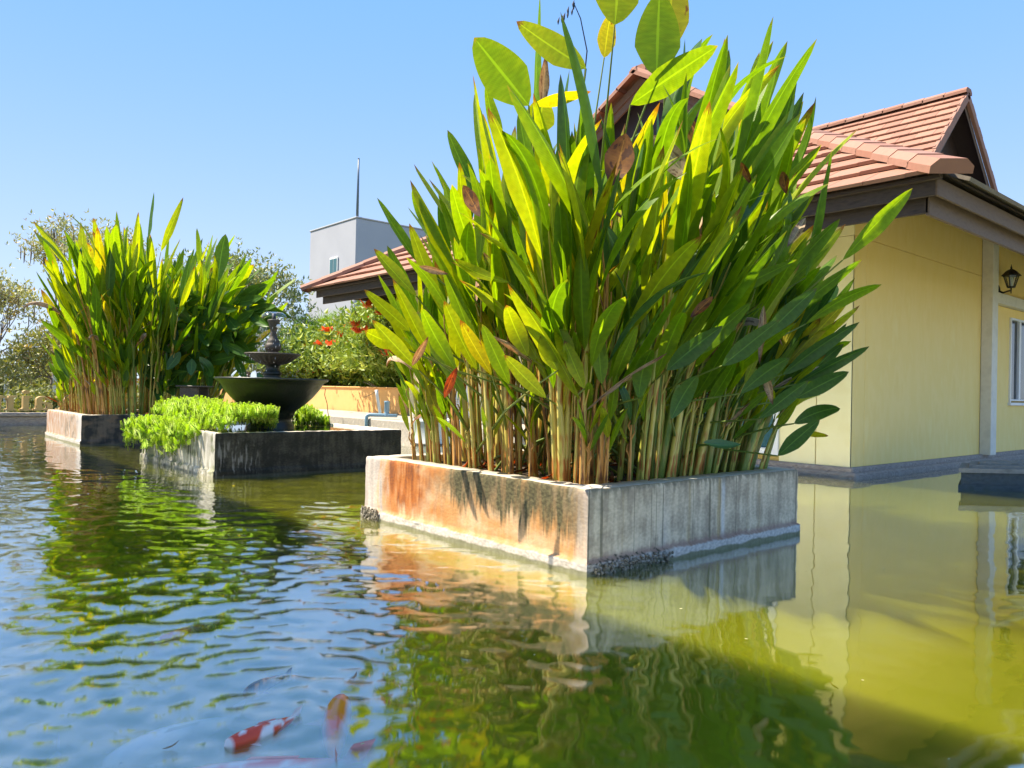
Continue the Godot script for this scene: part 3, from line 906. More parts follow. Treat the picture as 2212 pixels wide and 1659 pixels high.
# ---------------------------------------------------------------- planters
func planter(called: String, label: String, lo: Vector2, hi: Vector2, top: float, left_mat: Material, right_mat: Material, thick: float, sd: int, group: String) -> Node3D:
	var box_node := thing(called, label, "planter", Vector3(lo.x, 0, hi.y), 0.0, group)
	var org := box_node.position
	var bump := noise(sd, 3.2, 3)
	var ys := [-0.7, -0.08, 0.0, 0.02, 0.04, 0.055, 0.066, 0.078, 0.1, 0.15, 0.2, 0.26, 0.32, 0.38, 0.42, top - 0.02, top - 0.006, top]
	var c := [Vector2(lo.x, lo.y), Vector2(lo.x, hi.y), Vector2(hi.x, hi.y), Vector2(hi.x, lo.y)]
	var outs := [Vector2(-1, 0), Vector2(0, 1), Vector2(1, 0), Vector2(0, -1)]
	for f in 4:
		var p: Vector2 = c[f]
		var q: Vector2 = c[(f + 1) % 4]
		var s := begin()
		var cols := 56
		var grid := []
		for y in ys:
			var row := []
			for i in cols + 1:
				var t := float(i) / cols
				var b := p.lerp(q, t)
				# every corner leans out along its diagonal, so that neighbouring faces meet
				var diag: Vector2 = outs[f]
				if i == 0:
					diag += outs[(f + 3) % 4]
				elif i == cols:
					diag += outs[(f + 1) % 4]
				var n1 := bump.get_noise_3d(b.x * 2.0, y * 2.0, b.y * 2.0)
				var off: float = n1 * 0.006
				if y < 0.072 + n1 * 0.01:
					off += 0.02 + bump.get_noise_3d(b.x * 9.0, y * 9.0, b.y * 9.0) * 0.008
				var chip := maxf(0.0, bump.get_noise_3d(b.x * 6.0 + 40.0, 0.0, b.y * 6.0) - 0.22) * 0.06
				if y > top - 0.022:
					off -= chip
				if y > top - 0.003:
					off -= 0.009
				elif y > top - 0.01:
					off -= 0.003
				b += diag * off
				row.append(Vector3(b.x, y + n1 * 0.006 * (1.0 if y > 0.3 else 0.0), b.y) - org)
			grid.append(row)
		for j in ys.size() - 1:
			for i in cols:
				var uvr := []
				for k in [[i, j], [i + 1, j], [i + 1, j + 1], [i, j + 1]]:
					uvr.append(Vector2(clampf(float(k[0]) / cols, 0.002, 0.998), clampf(1.0 - ys[k[1]] / top, 0.004, 0.996)))
				var v := [grid[j][i], grid[j][i + 1], grid[j + 1][i + 1], grid[j + 1][i]]
				for k in [0, 2, 1, 0, 3, 2]:
					s.set_uv(uvr[k])
					s.add_vertex(v[k])
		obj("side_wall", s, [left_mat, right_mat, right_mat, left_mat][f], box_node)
		# rim on top and inner face
		var r := begin()
		var inw: Vector2 = -outs[f]
		for i in cols:
			var e := []
			for k in [i, i + 1]:
				var top_out: Vector3 = grid[-1][k]
				var t := float(k) / cols
				var b := p.lerp(q, t)
				var shift: Vector2 = inw * thick
				if k == 0:
					shift += -outs[(f + 3) % 4] * thick
				elif k == cols:
					shift += -outs[(f + 1) % 4] * thick
				var ii := b + shift
				if k > 0 and k < cols:      # stay inside the mitre
					ii.x = clampf(ii.x, lo.x + thick, hi.x - thick)
					ii.y = clampf(ii.y, lo.y + thick, hi.y - thick)
				e.append([top_out, Vector3(ii.x, top + 0.002 * sin(k * 1.7), ii.y) - org])
			quad(r, e[0][0], e[1][0], e[1][1], e[0][1])
			quad(r, e[0][1], e[1][1], e[1][1] - Vector3(0, 0.2, 0), e[0][1] - Vector3(0, 0.2, 0))
		obj("rim", r, M.rim, box_node)
	return box_node

func soil(parent: Node3D, lo: Vector2, hi: Vector2, y: float, thick: float) -> void:
	var org := parent.position
	var s := begin()
	var n := noise(91, 2.0, 3)
	var k := 24
	for j in k:
		for i in k:
			var q := []
			for c in [[i, j + 1], [i + 1, j + 1], [i + 1, j], [i, j]]:
				var x := lerpf(lo.x + thick - 0.01, hi.x - thick + 0.01, float(c[0]) / k)
				var z := lerpf(lo.y + thick - 0.01, hi.y - thick + 0.01, float(c[1]) / k)
				q.append(Vector3(x, y + n.get_noise_2d(x * 3, z * 3) * 0.05, z) - org)
			quad(s, q[0], q[1], q[2], q[3])
	obj("soil", s, M.soil, parent)

func build_planters() -> void:
	var rust := stain("rust", 101)
	var grey := stain("grey", 111)
	var big := planter("concrete_planter", "large concrete planter stained orange on its left side, nearest in the row", Vector2(3.09, -5.27), Vector2(5.33, -2.9), 0.47, rust, grey, 0.16, 5, "concrete planters in the pond")
	soil(big, Vector2(3.09, -5.27), Vector2(5.33, -2.9), 0.42, 0.16)
	# crusts of mussels at the waterline
	var mu := begin()
	rng.seed = 61
	for k in 330:
		var p := Vector3(3.066 - rng.randf() * 0.02, rng.randf_range(-0.01, 0.085), rng.randf_range(-5.26, -5.02))
		if k > 190:
			p = Vector3(rng.randf_range(3.12, 3.82), rng.randf_range(-0.01, 0.06), -2.885 + rng.randf() * 0.02)
		if k > 380:
			p = Vector3(3.065, rng.randf_range(-0.01, 0.06), rng.randf_range(-4.85, -4.65))
		var r := rng.randf_range(0.005, 0.012)
		lathe(mu, [[0.0, -r], [r * 0.7, -r * 0.6], [r, 0.0], [r * 0.6, r * 0.7], [0.0, r]], 6, p - big.position)
	var mo := obj("mussel_crust", mu, grained([lin(0.06, 0.055, 0.035), lin(0.2, 0.17, 0.12), lin(0.4, 0.37, 0.28)], 9.0, 0.8, 0.3, 63), big)
	mo.set_meta("kind", "stuff")
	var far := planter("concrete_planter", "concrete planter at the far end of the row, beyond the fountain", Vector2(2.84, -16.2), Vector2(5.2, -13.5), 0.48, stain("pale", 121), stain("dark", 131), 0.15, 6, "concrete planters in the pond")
	soil(far, Vector2(2.84, -16.2), Vector2(5.2, -13.5), 0.44, 0.15)

# ---------------------------------------------------------------- fountain
func build_fountain() -> void:
	var lo := Vector2(3.03, -10.96)
	var hi := Vector2(5.38, -8.31)
	var pl := planter("fountain_basin", "square dark mossy concrete basin that carries the tiered fountain", lo, hi, 0.48, stain("part_shaded", 141), stain("shaded_moss", 151), 0.1, 7, "")
	pl.set_meta("category", "basin")
	var w := begin()
	quad(w, Vector3(lo.x + 0.09, 0.455, hi.y - 0.09) - pl.position, Vector3(hi.x - 0.09, 0.455, hi.y - 0.09) - pl.position, Vector3(hi.x - 0.09, 0.455, lo.y + 0.09) - pl.position, Vector3(lo.x + 0.09, 0.455, lo.y + 0.09) - pl.position)
	obj("water", w, mat(lin(0.05, 0.06, 0.02), 0.04), pl)

	var c := Vector3(4.22, 0.0, -9.6)
	var f := thing("tiered_fountain", "dark stone fountain of two bowls, water bubbling from its top", "fountain", c)
	var s := begin()
	lathe(s, [[0.3, 0.4], [0.29, 0.48], [0.255, 0.53], [0.245, 0.57], [0.27, 0.6], [0.285, 0.64], [0.3, 0.675], [0.36, 0.72], [0.43, 0.775], [0.51, 0.85], [0.585, 0.94], [0.63, 1.01], [0.655, 1.045], [0.7, 1.07], [0.715, 1.085], [0.71, 1.1], [0.68, 1.1], [0.65, 1.085], [0.55, 0.98], [0.3, 0.9], [0.0, 0.88]], 64)
	obj("lower_bowl", s, M.bowl, f)
	var cw := begin()
	lathe(cw, [[0.665, 1.085], [0.0, 1.085]], 48)
	obj("bowl_water", cw, mat(lin(0.06, 0.07, 0.05), 0.05), f)
	var st := begin()
	lathe(st, [[0.14, 1.05], [0.13, 1.1], [0.1, 1.13], [0.115, 1.15], [0.12, 1.165], [0.095, 1.19], [0.085, 1.23], [0.09, 1.26], [0.12, 1.285]], 32)
	obj("lower_stem", st, M.bowl, f)
	var ub := begin()
	lathe(ub, [[0.1, 1.275, 1.0], [0.16, 1.285, 1.0], [0.235, 1.32, 1.0], [0.29, 1.36, 1.0], [0.32, 1.385, 0.4], [0.335, 1.395], [0.352, 1.402], [0.357, 1.412], [0.352, 1.422], [0.335, 1.422], [0.31, 1.41], [0.2, 1.36], [0.0, 1.35]], 96, Vector3.ZERO, 24, 0.16)
	obj("upper_bowl", ub, M.carved, f)
	var up := begin()
	lathe(up, [[0.07, 1.35], [0.075, 1.43], [0.068, 1.45], [0.09, 1.465], [0.103, 1.49], [0.103, 1.52], [0.09, 1.55], [0.082, 1.555], [0.085, 1.575], [0.07, 1.6], [0.05, 1.63], [0.042, 1.665], [0.044, 1.69], [0.036, 1.7], [0.046, 1.73], [0.062, 1.8], [0.08, 1.845], [0.082, 1.855], [0.07, 1.862], [0.03, 1.862]], 32)
	obj("upper_column", up, M.carved, f)
	var pipe := begin()
	lathe(pipe, [[0.026, 1.85], [0.026, 1.94], [0.02, 1.942], [0.018, 1.9]], 16)
	obj("nozzle", pipe, M.iron, f)
	var lb := begin()
	lathe(lb, [[0.0, -0.028], [0.02, -0.02], [0.028, 0.0], [0.02, 0.02], [0.0, 0.028]], 16)
	var ball := obj("lamp_globe", lb, M.white, f)
	ball.position = Vector3(0.03, 1.775, 0.078)
	var bell := begin()
	lathe(bell, [[0.02, 1.945], [0.06, 1.962], [0.11, 1.955], [0.15, 1.925], [0.168, 1.89]], 48, Vector3.ZERO, 9, 0.0)
	obj("water_bell", bell, M.film, f)
	var dr := begin()
	rng.seed = 77
	for k in 200:
		var a := rng.randf() * TAU
		var r := 0.19 + rng.randf_range(-0.02, 0.03)
		var y := rng.randf_range(1.43, 1.75)
		var len := rng.randf_range(0.006, 0.03)
		if k > 130:
			r = rng.randf_range(0.3, 0.42)
			y = rng.randf_range(1.1, 1.4)
		if k > 200:
			r = rng.randf_range(0.25, 0.62)
			y = 1.09 + rng.randf() * rng.randf() * 0.09
			len = 0.006
		var p := Vector3(cos(a) * r, y, sin(a) * r)
		tube(dr, PackedVector3Array([p, p + Vector3(0, len, 0)]), PackedFloat32Array([0.0028, 0.0016]), 4)
	var drops := obj("water_drops", dr, mat(lin(0.5, 0.53, 0.55), 0.1), f)
	drops.set_meta("kind", "stuff")
	var cab := begin()
	var rr := Vector3(0.57, 0.0, 0.36)
	tube(cab, PackedVector3Array([rr + Vector3(0, 0.98, 0), rr + Vector3(-0.02, 0.9, 0.02), rr + Vector3(0.02, 0.78, 0.02), rr + Vector3(0.03, 0.66, 0.03), rr + Vector3(0.06, 0.56, 0.02), rr + Vector3(0.07, 0.45, 0.02)]), PackedFloat32Array([0.005, 0.005, 0.005, 0.005, 0.005, 0.005]), 5)
	obj("cable", cab, mat(lin(0.2, 0.07, 0.03), 0.5), f)

	# parrot feather growing over the basin
	var tuft := feather_mesh()
	feathers("water_plant_mat", "lime green feathery water plant spilling over the left of the basin", tuft, 1900, func() -> Array:
		var z := rng.randf_range(-10.9, -8.25)
		var x := 3.1 + rng.randf() * 0.95 * (1.0 - 0.35 * smoothstep(-9.2, -8.3, z))
		var hang := 0.0
		if rng.randf() < 0.03:
			x = rng.randf_range(3.2, 3.75)
			z = rng.randf_range(-8.8, -8.42)
		var y := 0.47 + 0.17 * smoothstep(3.0, 3.3, x) * (1.0 - smoothstep(3.7, 4.1, x)) + rng.randf_range(-0.02, 0.05) + 0.05 * smoothstep(-9.4, -10.4, z)
		if rng.randf() < 0.3:
			x = rng.randf_range(2.78, 3.1)
			z = rng.randf_range(-10.95, -9.1 + rng.randf() * 0.4)
			y = 0.5 - (3.1 - x) * rng.randf() * 1.1
			hang = 0.9
		return [Vector3(x, y, z), hang])
	feathers("water_plant_mat", "lime green feathery water plant clump on the right of the basin, before the walkway", tuft, 420, func() -> Array:
		var x := rng.randf_range(4.85, 5.3)
		var z := rng.randf_range(-10.85, -10.0)
		var d := Vector2((x - 4.98) / 0.33, (z + 10.4) / 0.5).length()
		return [Vector3(x, 0.46 + maxf(0.0, 0.28 * (1.0 - d)) + rng.randf_range(-0.02, 0.04), z), 0.2])

func feather_mesh() -> ArrayMesh:
	var s := begin()
	rng.seed = 5
	var top := Vector3(0.006, 0.075, 0.004)
	for k in 7:
		var tt := k / 6.0
		var c := Vector3(0.006 * tt, 0.005 + 0.07 * tt, 0.004 * tt * tt)
		var r := 0.034 * (1.0 - 0.5 * tt)
		for i in 8:
			var a := TAU * i / 8.0 + k * 0.5
			var d := Vector3(cos(a), 0.15 + tt * tt * 1.3, sin(a)).normalized()
			var side := d.cross(Vector3.UP).normalized() * 0.0055
			s.set_color(Color(0.5, 0.72, 0.04).lerp(Color(0.68, 0.84, 0.12), tt))
			tri(s, c - side, c + side, c + d * r)
	s.set_color(Color(0.3, 0.4, 0.05))
	tube(s, PackedVector3Array([Vector3(0, -0.04, 0), top]), PackedFloat32Array([0.005, 0.003]), 4)
	return mesh_of(s)

func feathers(called: String, label: String, m: Mesh, n: int, where: Callable) -> void:
	var mm := MultiMesh.new()
	mm.transform_format = MultiMesh.TRANSFORM_3D
	mm.use_colors = true
	mm.mesh = m
	mm.instance_count = n
	rng.seed = 900 + n
	for i in n:
		var p: Array = where.call()
		var b := Basis.from_euler(Vector3(rng.randf_range(-0.5, 0.5), rng.randf() * TAU, rng.randf_range(-0.5, 0.5) + p[1] * rng.randf()))
		mm.set_instance_transform(i, Transform3D(b * rng.randf_range(0.8, 1.5), p[0]))
		var g := rng.randf_range(0.75, 1.1)
		mm.set_instance_color(i, Color(g, g * rng.randf_range(0.95, 1.02), g))
	var o := MultiMeshInstance3D.new()
	o.name = numbered(called)
	o.multimesh = mm
	o.material_override = M.feather
	add_child(o, true)
	tag(o, label, "water plant", "feathery water plants on the fountain basin")
	o.set_meta("kind", "stuff")

# ---------------------------------------------------------------- small things
func build_small_things() -> void:
	# square stone trough in the water by the house
	var b := thing("stone_trough", "low dark stone trough with pale stepped rim standing in the water by the house", "trough", Vector3(9.61, 0, -3.28), deg_to_rad(-41.0))
	var plan := PackedVector2Array([Vector2(0, 0), Vector2(1.7, 0.03), Vector2(2.05, 0.75), Vector2(0.5, 0.8)])
	var flat := func(inset: float, low: float, high: float, s2: SurfaceTool) -> void:
		var q: PackedVector2Array = plan if inset == 0.0 else Geometry2D.offset_polygon(plan, -inset)[0]
		if Geometry2D.is_polygon_clockwise(q):
			q.reverse()
		slab(s2, q, high - low, Transform3D(Basis(Vector3(1, 0, 0), Vector3(0, 0, -1), Vector3(0, 1, 0)), Vector3(0, high, 0)))
	var s := begin(true)
	flat.call(0.0, -0.6, 0.045, s)
	flat.call(0.025, 0.04, 0.19, s)
	obj("wall", s, M.basin, b)
	var r := begin(true)
	flat.call(0.005, 0.185, 0.235, r)
	flat.call(0.1, 0.23, 0.265, r)
	flat.call(0.2, 0.26, 0.29, r)
	obj("rim", r, M.basin_rim, b)

	# pump gear on the walkway
	var p := thing("water_pipe", "blue plastic pipe bent over the walkway edge, with a valve", "pipe", Vector3(7.62, 0.42, -12.9))
	var q := begin()
	tube(q, PackedVector3Array([Vector3(-0.06, -0.35, 0), Vector3(-0.06, 0.03, 0), Vector3(-0.04, 0.06, 0.01), Vector3(0.0, 0.07, 0.03), Vector3(0.3, 0.07, 0.5)]), PackedFloat32Array([0.035, 0.035, 0.037, 0.035, 0.033]), 10)
	obj("pipe", q, M.pvc, p)
	var v := begin()
	lathe(v, [[0.06, 0.05], [0.06, 0.1], [0.045, 0.12], [0.05, 0.14], [0.05, 0.3], [0.055, 0.31], [0.055, 0.34], [0.0, 0.345]], 14, Vector3(0.2, 0, 0.3))
	obj("valve_body", v, M.pvc, p)
	var v2 := begin()
	tube(v2, PackedVector3Array([Vector3(0.14, 0.1, 0.16), Vector3(0.1, 0.45, 0.1), Vector3(0.09, 0.55, 0.09)]), PackedFloat32Array([0.03, 0.03, 0.035]), 10)
	obj("riser_pipe", v2, M.plastic, p)
	var cb := boxed("concrete_block", Vector3(-0.21, 0, -0.14), Vector3(0.21, 0.2, 0.14), M.rim, null, 0.012)
	cb.position = Vector3(7.95, 0.42, -11.55)
	cb.rotation.y = -0.5
	tag(cb, "small pale concrete block on the walkway next to the blue pipe", "block")
	var pan := thing("pump_cover", "tall white plastic pump cover with rounded top on the walkway", "cover", Vector3(8.05, 0.42, -10.75), -0.6)
	var ps := begin(true)
	var poly := PackedVector2Array([Vector2(-0.32, 0), Vector2(0.34, 0), Vector2(0.34, 0.62), Vector2(0.26, 0.72)])
	for k in 7:
		var a := PI / 2 * k / 6.0
		poly.append(Vector2(-0.05 - 0.25 * sin(a), 0.42 + 0.3 * cos(a)))
	slab(ps, poly, 0.4, Transform3D(Basis(), Vector3(0, 0, 0.2)))
	obj("shell", ps, M.plastic, pan)
	for k in 9:
		boxed("vent_slat", Vector3(-0.27, 0.08 + k * 0.04, 0.2), Vector3(0.05, 0.1 + k * 0.04, 0.212), mat(lin(0.62, 0.58, 0.5), 0.6), pan, 0.003)
	var bin := thing("plastic_tub", "grey white plastic tub with a band, behind the basin's right end", "tub", Vector3(6.35, -0.05, -8.9))
	var tb := begin()
	lathe(tb, [[0.3, -0.5], [0.33, 0.2], [0.35, 0.24], [0.36, 0.28], [0.345, 0.29], [0.36, 0.55], [0.38, 0.6], [0.38, 0.63], [0.35, 0.63], [0.34, 0.3], [0.0, 0.28]], 36)
	obj("body", tb, mat(lin(0.55, 0.6, 0.58), 0.4), bin)
	var tl := begin()
	lathe(tl, [[0.362, 0.27], [0.37, 0.28], [0.37, 0.305], [0.36, 0.31]], 36)
	obj("band", tl, mat(lin(0.08, 0.09, 0.09), 0.5), bin)
	# little stone stand before the far planter
	var sp := thing("stone_stand", "small dark stone stand with a flat top in front of the far planter", "stand", Vector3(4.15, 0.0, -12.3), 0.7)
	boxed("top_slab", Vector3(-0.21, 0.955, -0.2), Vector3(0.21, 0.98, 0.2), M.carved, sp, 0.008)
	boxed("leg", Vector3(-0.17, -0.6, -0.15), Vector3(-0.13, 0.955, 0.15), M.carved, sp, 0.008)
	boxed("leg", Vector3(0.13, -0.6, -0.15), Vector3(0.17, 0.955, 0.15), M.carved, sp, 0.008)
	var dm := begin()
	lathe(dm, [[0.13, 0.6], [0.125, 0.7], [0.1, 0.77], [0.05, 0.81], [0.03, 0.83], [0.032, 0.88], [0.03, 0.905], [0.0, 0.91]], 20)
	obj("finial", dm, M.carved, sp)

# ---------------------------------------------------------------- letters, seen from behind
func build_letters() -> void:
	var font := SystemFont.new()
	font.font_names = PackedStringArray(["Droid Serif"])
	font.font_weight = 700
	var row := [["n", 8.0, "gold letter n at the far pond edge, leftmost of the sign"], ["i", 54.0, "gold letter i between n and a on the far pond edge"], ["a", 93.0, "gold letter a behind the corner of the far planter"], ["t", 134.0, "gold letter t half hidden by the far planter's leaves"]]
	for r in row:
		var t := TextMesh.new()
		t.text = r[0]
		t.font = font
		t.font_size = 64
		t.pixel_size = 0.0094
		t.depth = 0.22
		var o := part("sign_letter", t, M.gold)
		var d := at(r[1], 890, 1.0) - EYE
		var k := (-20.35 - EYE.z) / d.z
		o.position = Vector3(EYE.x + d.x * k, 0.28 + 0.25, -20.38)
		o.rotation.y = PI
		o.scale.x = 1.2
		tag(o, r[2], "letter", "gold letters of the sign on the pond edge")

# ---------------------------------------------------------------- trees
func leaf_card(n := 1) -> ArrayMesh:
	var s := begin()
	for k in n:
		var tf := Transform3D()
		if n > 1:
			var a := TAU * k / n
			tf = Transform3D(Basis(Vector3.UP, a) * Basis(Vector3.RIGHT, 0.9), Vector3(cos(a), 0, -sin(a)) * 0.12 + Vector3(0, 0.1 * (k % 2), 0))
		var a := tf * Vector3(0, 0, 0)
		var b := tf * Vector3(0.2, 0.4, 0.06)
		var c := tf * Vector3(0, 1.0, -0.08)
		var d := tf * Vector3(-0.2, 0.4, 0.06)
		var m := tf * Vector3(0, 0.45, -0.02)
		for q in [[a, b, m], [b, c, m], [c, d, m], [d, a, m]]:
			tri(s, q[0], q[1], q[2])
	return mesh_of(s)

func grow(s: SurfaceTool, tips: Array, p: Vector3, d: Vector3, l: float, r: float, level: int, spread: float, lift: float) -> void:
	var pts := PackedVector3Array([p])
	var rad := PackedFloat32Array([r])
	var q := p
	var dir := d
	for i in 3:
		dir = (dir + Vector3(rng.randf_range(-1, 1), rng.randf_range(-0.4, 0.6) + lift, rng.randf_range(-1, 1)) * 0.16).normalized()
		q += dir * l / 3.0
		pts.append(q)
		rad.append(r * (1.0 - 0.14 * (i + 1)))
	tube(s, pts, rad, 6 if r > 0.05 else 4, false)
	if level <= 1:
		tips.append(pts[2])
	if level <= 0:
		tips.append(q)
		return
	var kids := 2 + (1 if rng.randf() < 0.55 else 0)
	var turn := rng.randf() * TAU
	for k in kids:
		var side := dir.cross(Vector3(cos(turn), 0.3, sin(turn))).normalized()
		turn += TAU / kids + rng.randf_range(-0.5, 0.5)
		grow(s, tips, q, (dir + side * spread * rng.randf_range(0.6, 1.25)).normalized(), l * rng.randf_range(0.68, 0.85), r * 0.58, level - 1, spread, lift)

func tree(called: String, label: String, category: String, base: Vector3, first: float, r: float, levels: int, spread: float, lift: float, per_tip: int, cloud: float, size: float, cols: Array, sd: int, group: String, stems := 1, pods := 0, droop := 0.0) -> Node3D:
	rng.seed = sd
	var t := thing(called, label, category, base, 0.0, group)
	var s := begin()
	var tips := []
	for k in stems:
		var lean := Vector3(rng.randf_range(-0.3, 0.3), 1, rng.randf_range(-0.3, 0.3)) if stems > 1 else Vector3(0.05, 1, 0.02)
		grow(s, tips, Vector3(rng.randf_range(-0.1, 0.1), -0.3, rng.randf_range(-0.1, 0.1)) * stems, lean.normalized(), first, r, levels, spread, lift)
	obj("trunk", s, M.bark, t)
	var mm := MultiMesh.new()
	mm.transform_format = MultiMesh.TRANSFORM_3D
	mm.use_colors = true
	mm.mesh = leaf_card(3)
	mm.instance_count = tips.size() * per_tip
	var i := 0
	for tip in tips:
		var tone := rng.randf()
		for k in per_tip:
			var off := Vector3(rng.randfn(), rng.randfn() * 0.8 - droop, rng.randfn()) * cloud
			if called == "flowering_shrub" and base.x + tip.x + off.x < 10.0 and tip.y + off.y < 1.3:      # kept back by the wall
				off.x = 10.0 + rng.randf() * 0.3 - base.x - tip.x
			var b := Basis.from_euler(Vector3(rng.randf_range(-0.9, 0.9) + droop, rng.randf() * TAU, rng.randf_range(-0.9, 0.9)))
			mm.set_instance_transform(i, Transform3D(b * (size * rng.randf_range(0.6, 1.3)), tip + off))
			var c: Color = cols[0].lerp(cols[1], clampf(tone * 0.6 + rng.randf() * 0.5, 0, 1))
			if cols.size() > 2 and rng.randf() < 0.12:
				c = cols[2]
			mm.set_instance_color(i, c)
			i += 1
	var o := MultiMeshInstance3D.new()
	o.name = "crown"
	o.multimesh = mm
	o.material_override = M.crown
	o.set_meta("kind", "stuff")
	t.add_child(o)
	if pods:
		var ps := begin()
		for k in pods:
			var tip: Vector3 = tips[rng.randi() % tips.size()]
			var p := tip + Vector3(rng.randf_range(-0.2, 0.2), -0.05, rng.randf_range(-0.2, 0.2))
			tube(ps, PackedVector3Array([p, p + Vector3(0.01, -0.25, 0), p + Vector3(0.0, -0.5, 0.02)]), PackedFloat32Array([0.012, 0.02, 0.008]), 4)
		obj("seed_pods", ps, mat(lin(0.2, 0.15, 0.09), 0.8), t).set_meta("kind", "stuff")
	t.set_meta("tips", tips)
	return t

func build_trees() -> void:
	var olive := [Color(0.28, 0.31, 0.15), Color(0.54, 0.52, 0.28), Color(0.45, 0.32, 0.14)]  # lightened, with the haze of distance in the colour
	var hazed := [Color(0.14, 0.19, 0.09), Color(0.32, 0.36, 0.18), Color(0.4, 0.36, 0.2)]  # greyed greens, distance haze painted in as well
	var fresh := [Color(0.12, 0.22, 0.035), Color(0.36, 0.46, 0.07), Color(0.5, 0.56, 0.1)]
	var g := "trees beyond the far end of the pond"
	tree("pod_tree", "tall open tree hung with long thin pods, behind the gold letters", "tree", Vector3(5.6, 0.1, -31.6), 2.0, 0.13, 5, 0.4, 0.55, 7, 0.24, 0.15, olive, 201, g, 1, 130)
	tree("pod_tree", "lower yellowish open tree at the left edge of the view", "tree", Vector3(3.7, 0.1, -30.5), 1.45, 0.09, 5, 0.55, 0.25, 3, 0.26, 0.15, olive, 202, g, 2, 60)
	tree("pod_tree", "low leafy tree between the pod trees and the far planter", "tree", Vector3(5.4, 0.1, -28.6), 0.95, 0.08, 5, 0.75, 0.1, 4, 0.28, 0.15, [olive[0], Color(0.34, 0.32, 0.08), olive[2]], 203, g, 2, 20)
	tree("small_leaved_tree", "airy small-leaved tree rising right of the far planter", "tree", Vector3(10.2, 0.1, -25.0), 1.5, 0.1, 5, 0.5, 0.3, 7, 0.26, 0.15, hazed, 204, g, 1)
	tree("small_leaved_tree", "airy small-leaved tree hidden mostly behind the far planter's leaves", "tree", Vector3(9.0, 0.1, -26.4), 1.3, 0.1, 5, 0.55, 0.25, 7, 0.26, 0.15, hazed, 205, g, 1)
	# flowering shrubs above the orange wall
	var fg := "flowering shrubs behind the orange wall"
	var k := 0
	for d in [[Vector3(12.1, 0.1, -18.6), "rounded flowering shrub above the middle of the orange wall", 207, 0.95], [Vector3(12.7, 0.1, -17.0), "dense flowering shrub at the wall's right end under the eaves", 208, 1.0], [Vector3(11.7, 0.1, -20.6), "leafy flowering shrub directly behind the fountain top", 209, 0.85], [Vector3(11.3, 0.1, -22.8), "dark green shrub between the fountain and the far planter", 210, 0.75], [Vector3(12.5, 0.1, -19.9), "shrub close to the house behind the wall end", 211, 0.9]]:
		var t := tree("flowering_shrub", d[1], "shrub", d[0], 1.35 * d[3], 0.08, 4, 0.7, 0.16, 52, 0.36, 0.18, fresh if k != 3 else hazed, d[2], fg, 3, 0, 0.25)
		var tips: Array = t.get_meta("tips")
		for j in (22 if k < 3 else 12):
			var best: Vector3 = tips[rng.randi() % tips.size()]
			for z in 14:      # flowers stand at the outside of the crown, towards the pond
				var o: Vector3 = tips[rng.randi() % tips.size()]
				if o.dot(Vector3(-0.55, 0.35, 0.55)) > best.dot(Vector3(-0.55, 0.35, 0.55)):
					best = o
			var fl := begin()
			for z in 16:
				var a := rng.randf() * TAU
				var dd := Vector3(cos(a), rng.randf_range(0.0, 1.0), sin(a)).normalized()
				var side := dd.cross(Vector3.UP).normalized() * 0.045
				var c := dd * 0.06
				tri(fl, c * 0.3, c + side + dd * 0.05, c + dd * 0.13)
				tri(fl, c * 0.3, c + dd * 0.13, c - side + dd * 0.05)
			var fo := obj("flower", fl, M.petal, t)
			fo.position = best + Vector3(-0.4, 0.16, 0.42) + Vector3(rng.randf_range(-0.3, 0.3), rng.randf_range(0, 0.3), rng.randf_range(-0.3, 0.3))
			fo.scale = Vector3.ONE * rng.randf_range(0.9, 1.5)
		k += 1
	# low hedge masses along the far bank, haze put into their pale colours
	for d in [[Vector3(2.2, 0.1, -24.5), "low green bush on the far bank behind the letter n", 221], [Vector3(4.2, 0.1, -25.2), "low green bush on the far bank behind the letter a", 222], [Vector3(7.6, 0.1, -24.6), "bush on the far bank right of the far planter", 223], [Vector3(5.9, 0.1, -24.0), "bush on the far bank behind the far planter", 224], [Vector3(3.1, 0.1, -34.0), "tall hedge bush in the background at the left edge", 225], [Vector3(7.4, 0.1, -36.0), "tall hedge bush in the background beyond the pod trees", 226]]:
		tree("hedge_bush", d[1], "bush", d[0], 0.5 if d[0].z > -30 else 1.0, 0.05, 3, 0.9, 0.05, 34, 0.3 if d[0].z > -30 else 0.5, 0.17, [Color(0.14, 0.17, 0.06), Color(0.38, 0.38, 0.13), Color(0.45, 0.4, 0.18)], d[2], "bushes on the far bank", 4)
	# fan palm
	var palm := thing("fan_palm", "pale fan palm fronds sticking out beside the small-leaved tree", "palm", Vector3(11.4, 0.1, -23.0))
	var tr := begin()
	tube(tr, PackedVector3Array([Vector3(0, -0.3, 0), Vector3(0.05, 2.6, 0)]), PackedFloat32Array([0.12, 0.09]), 8)
	obj("trunk", tr, M.bark, palm)
	rng.seed = 33
	for k2 in 9:
		var a := TAU * k2 / 9.0
		var dir := Vector3(cos(a), rng.randf_range(0.5, 1.3), sin(a)).normalized()
		var s := begin()
		var hub := Vector3(0.05, 2.6, 0) + dir * 0.55
		tube(s, PackedVector3Array([Vector3(0.05, 2.55, 0), hub]), PackedFloat32Array([0.015, 0.01]), 4)
		var side := dir.cross(Vector3.UP).normalized()
		for j in 15:
			var b := (j - 7) / 7.0 * 1.25
			var d2 := (dir * cos(b) + side * sin(b)).normalized()
			var w := d2.cross(dir.cross(side)).normalized() * 0.018
			tri(s, hub - w, hub + w, hub + d2 * 0.75)
		obj("frond", s, M.leaf[0], palm)
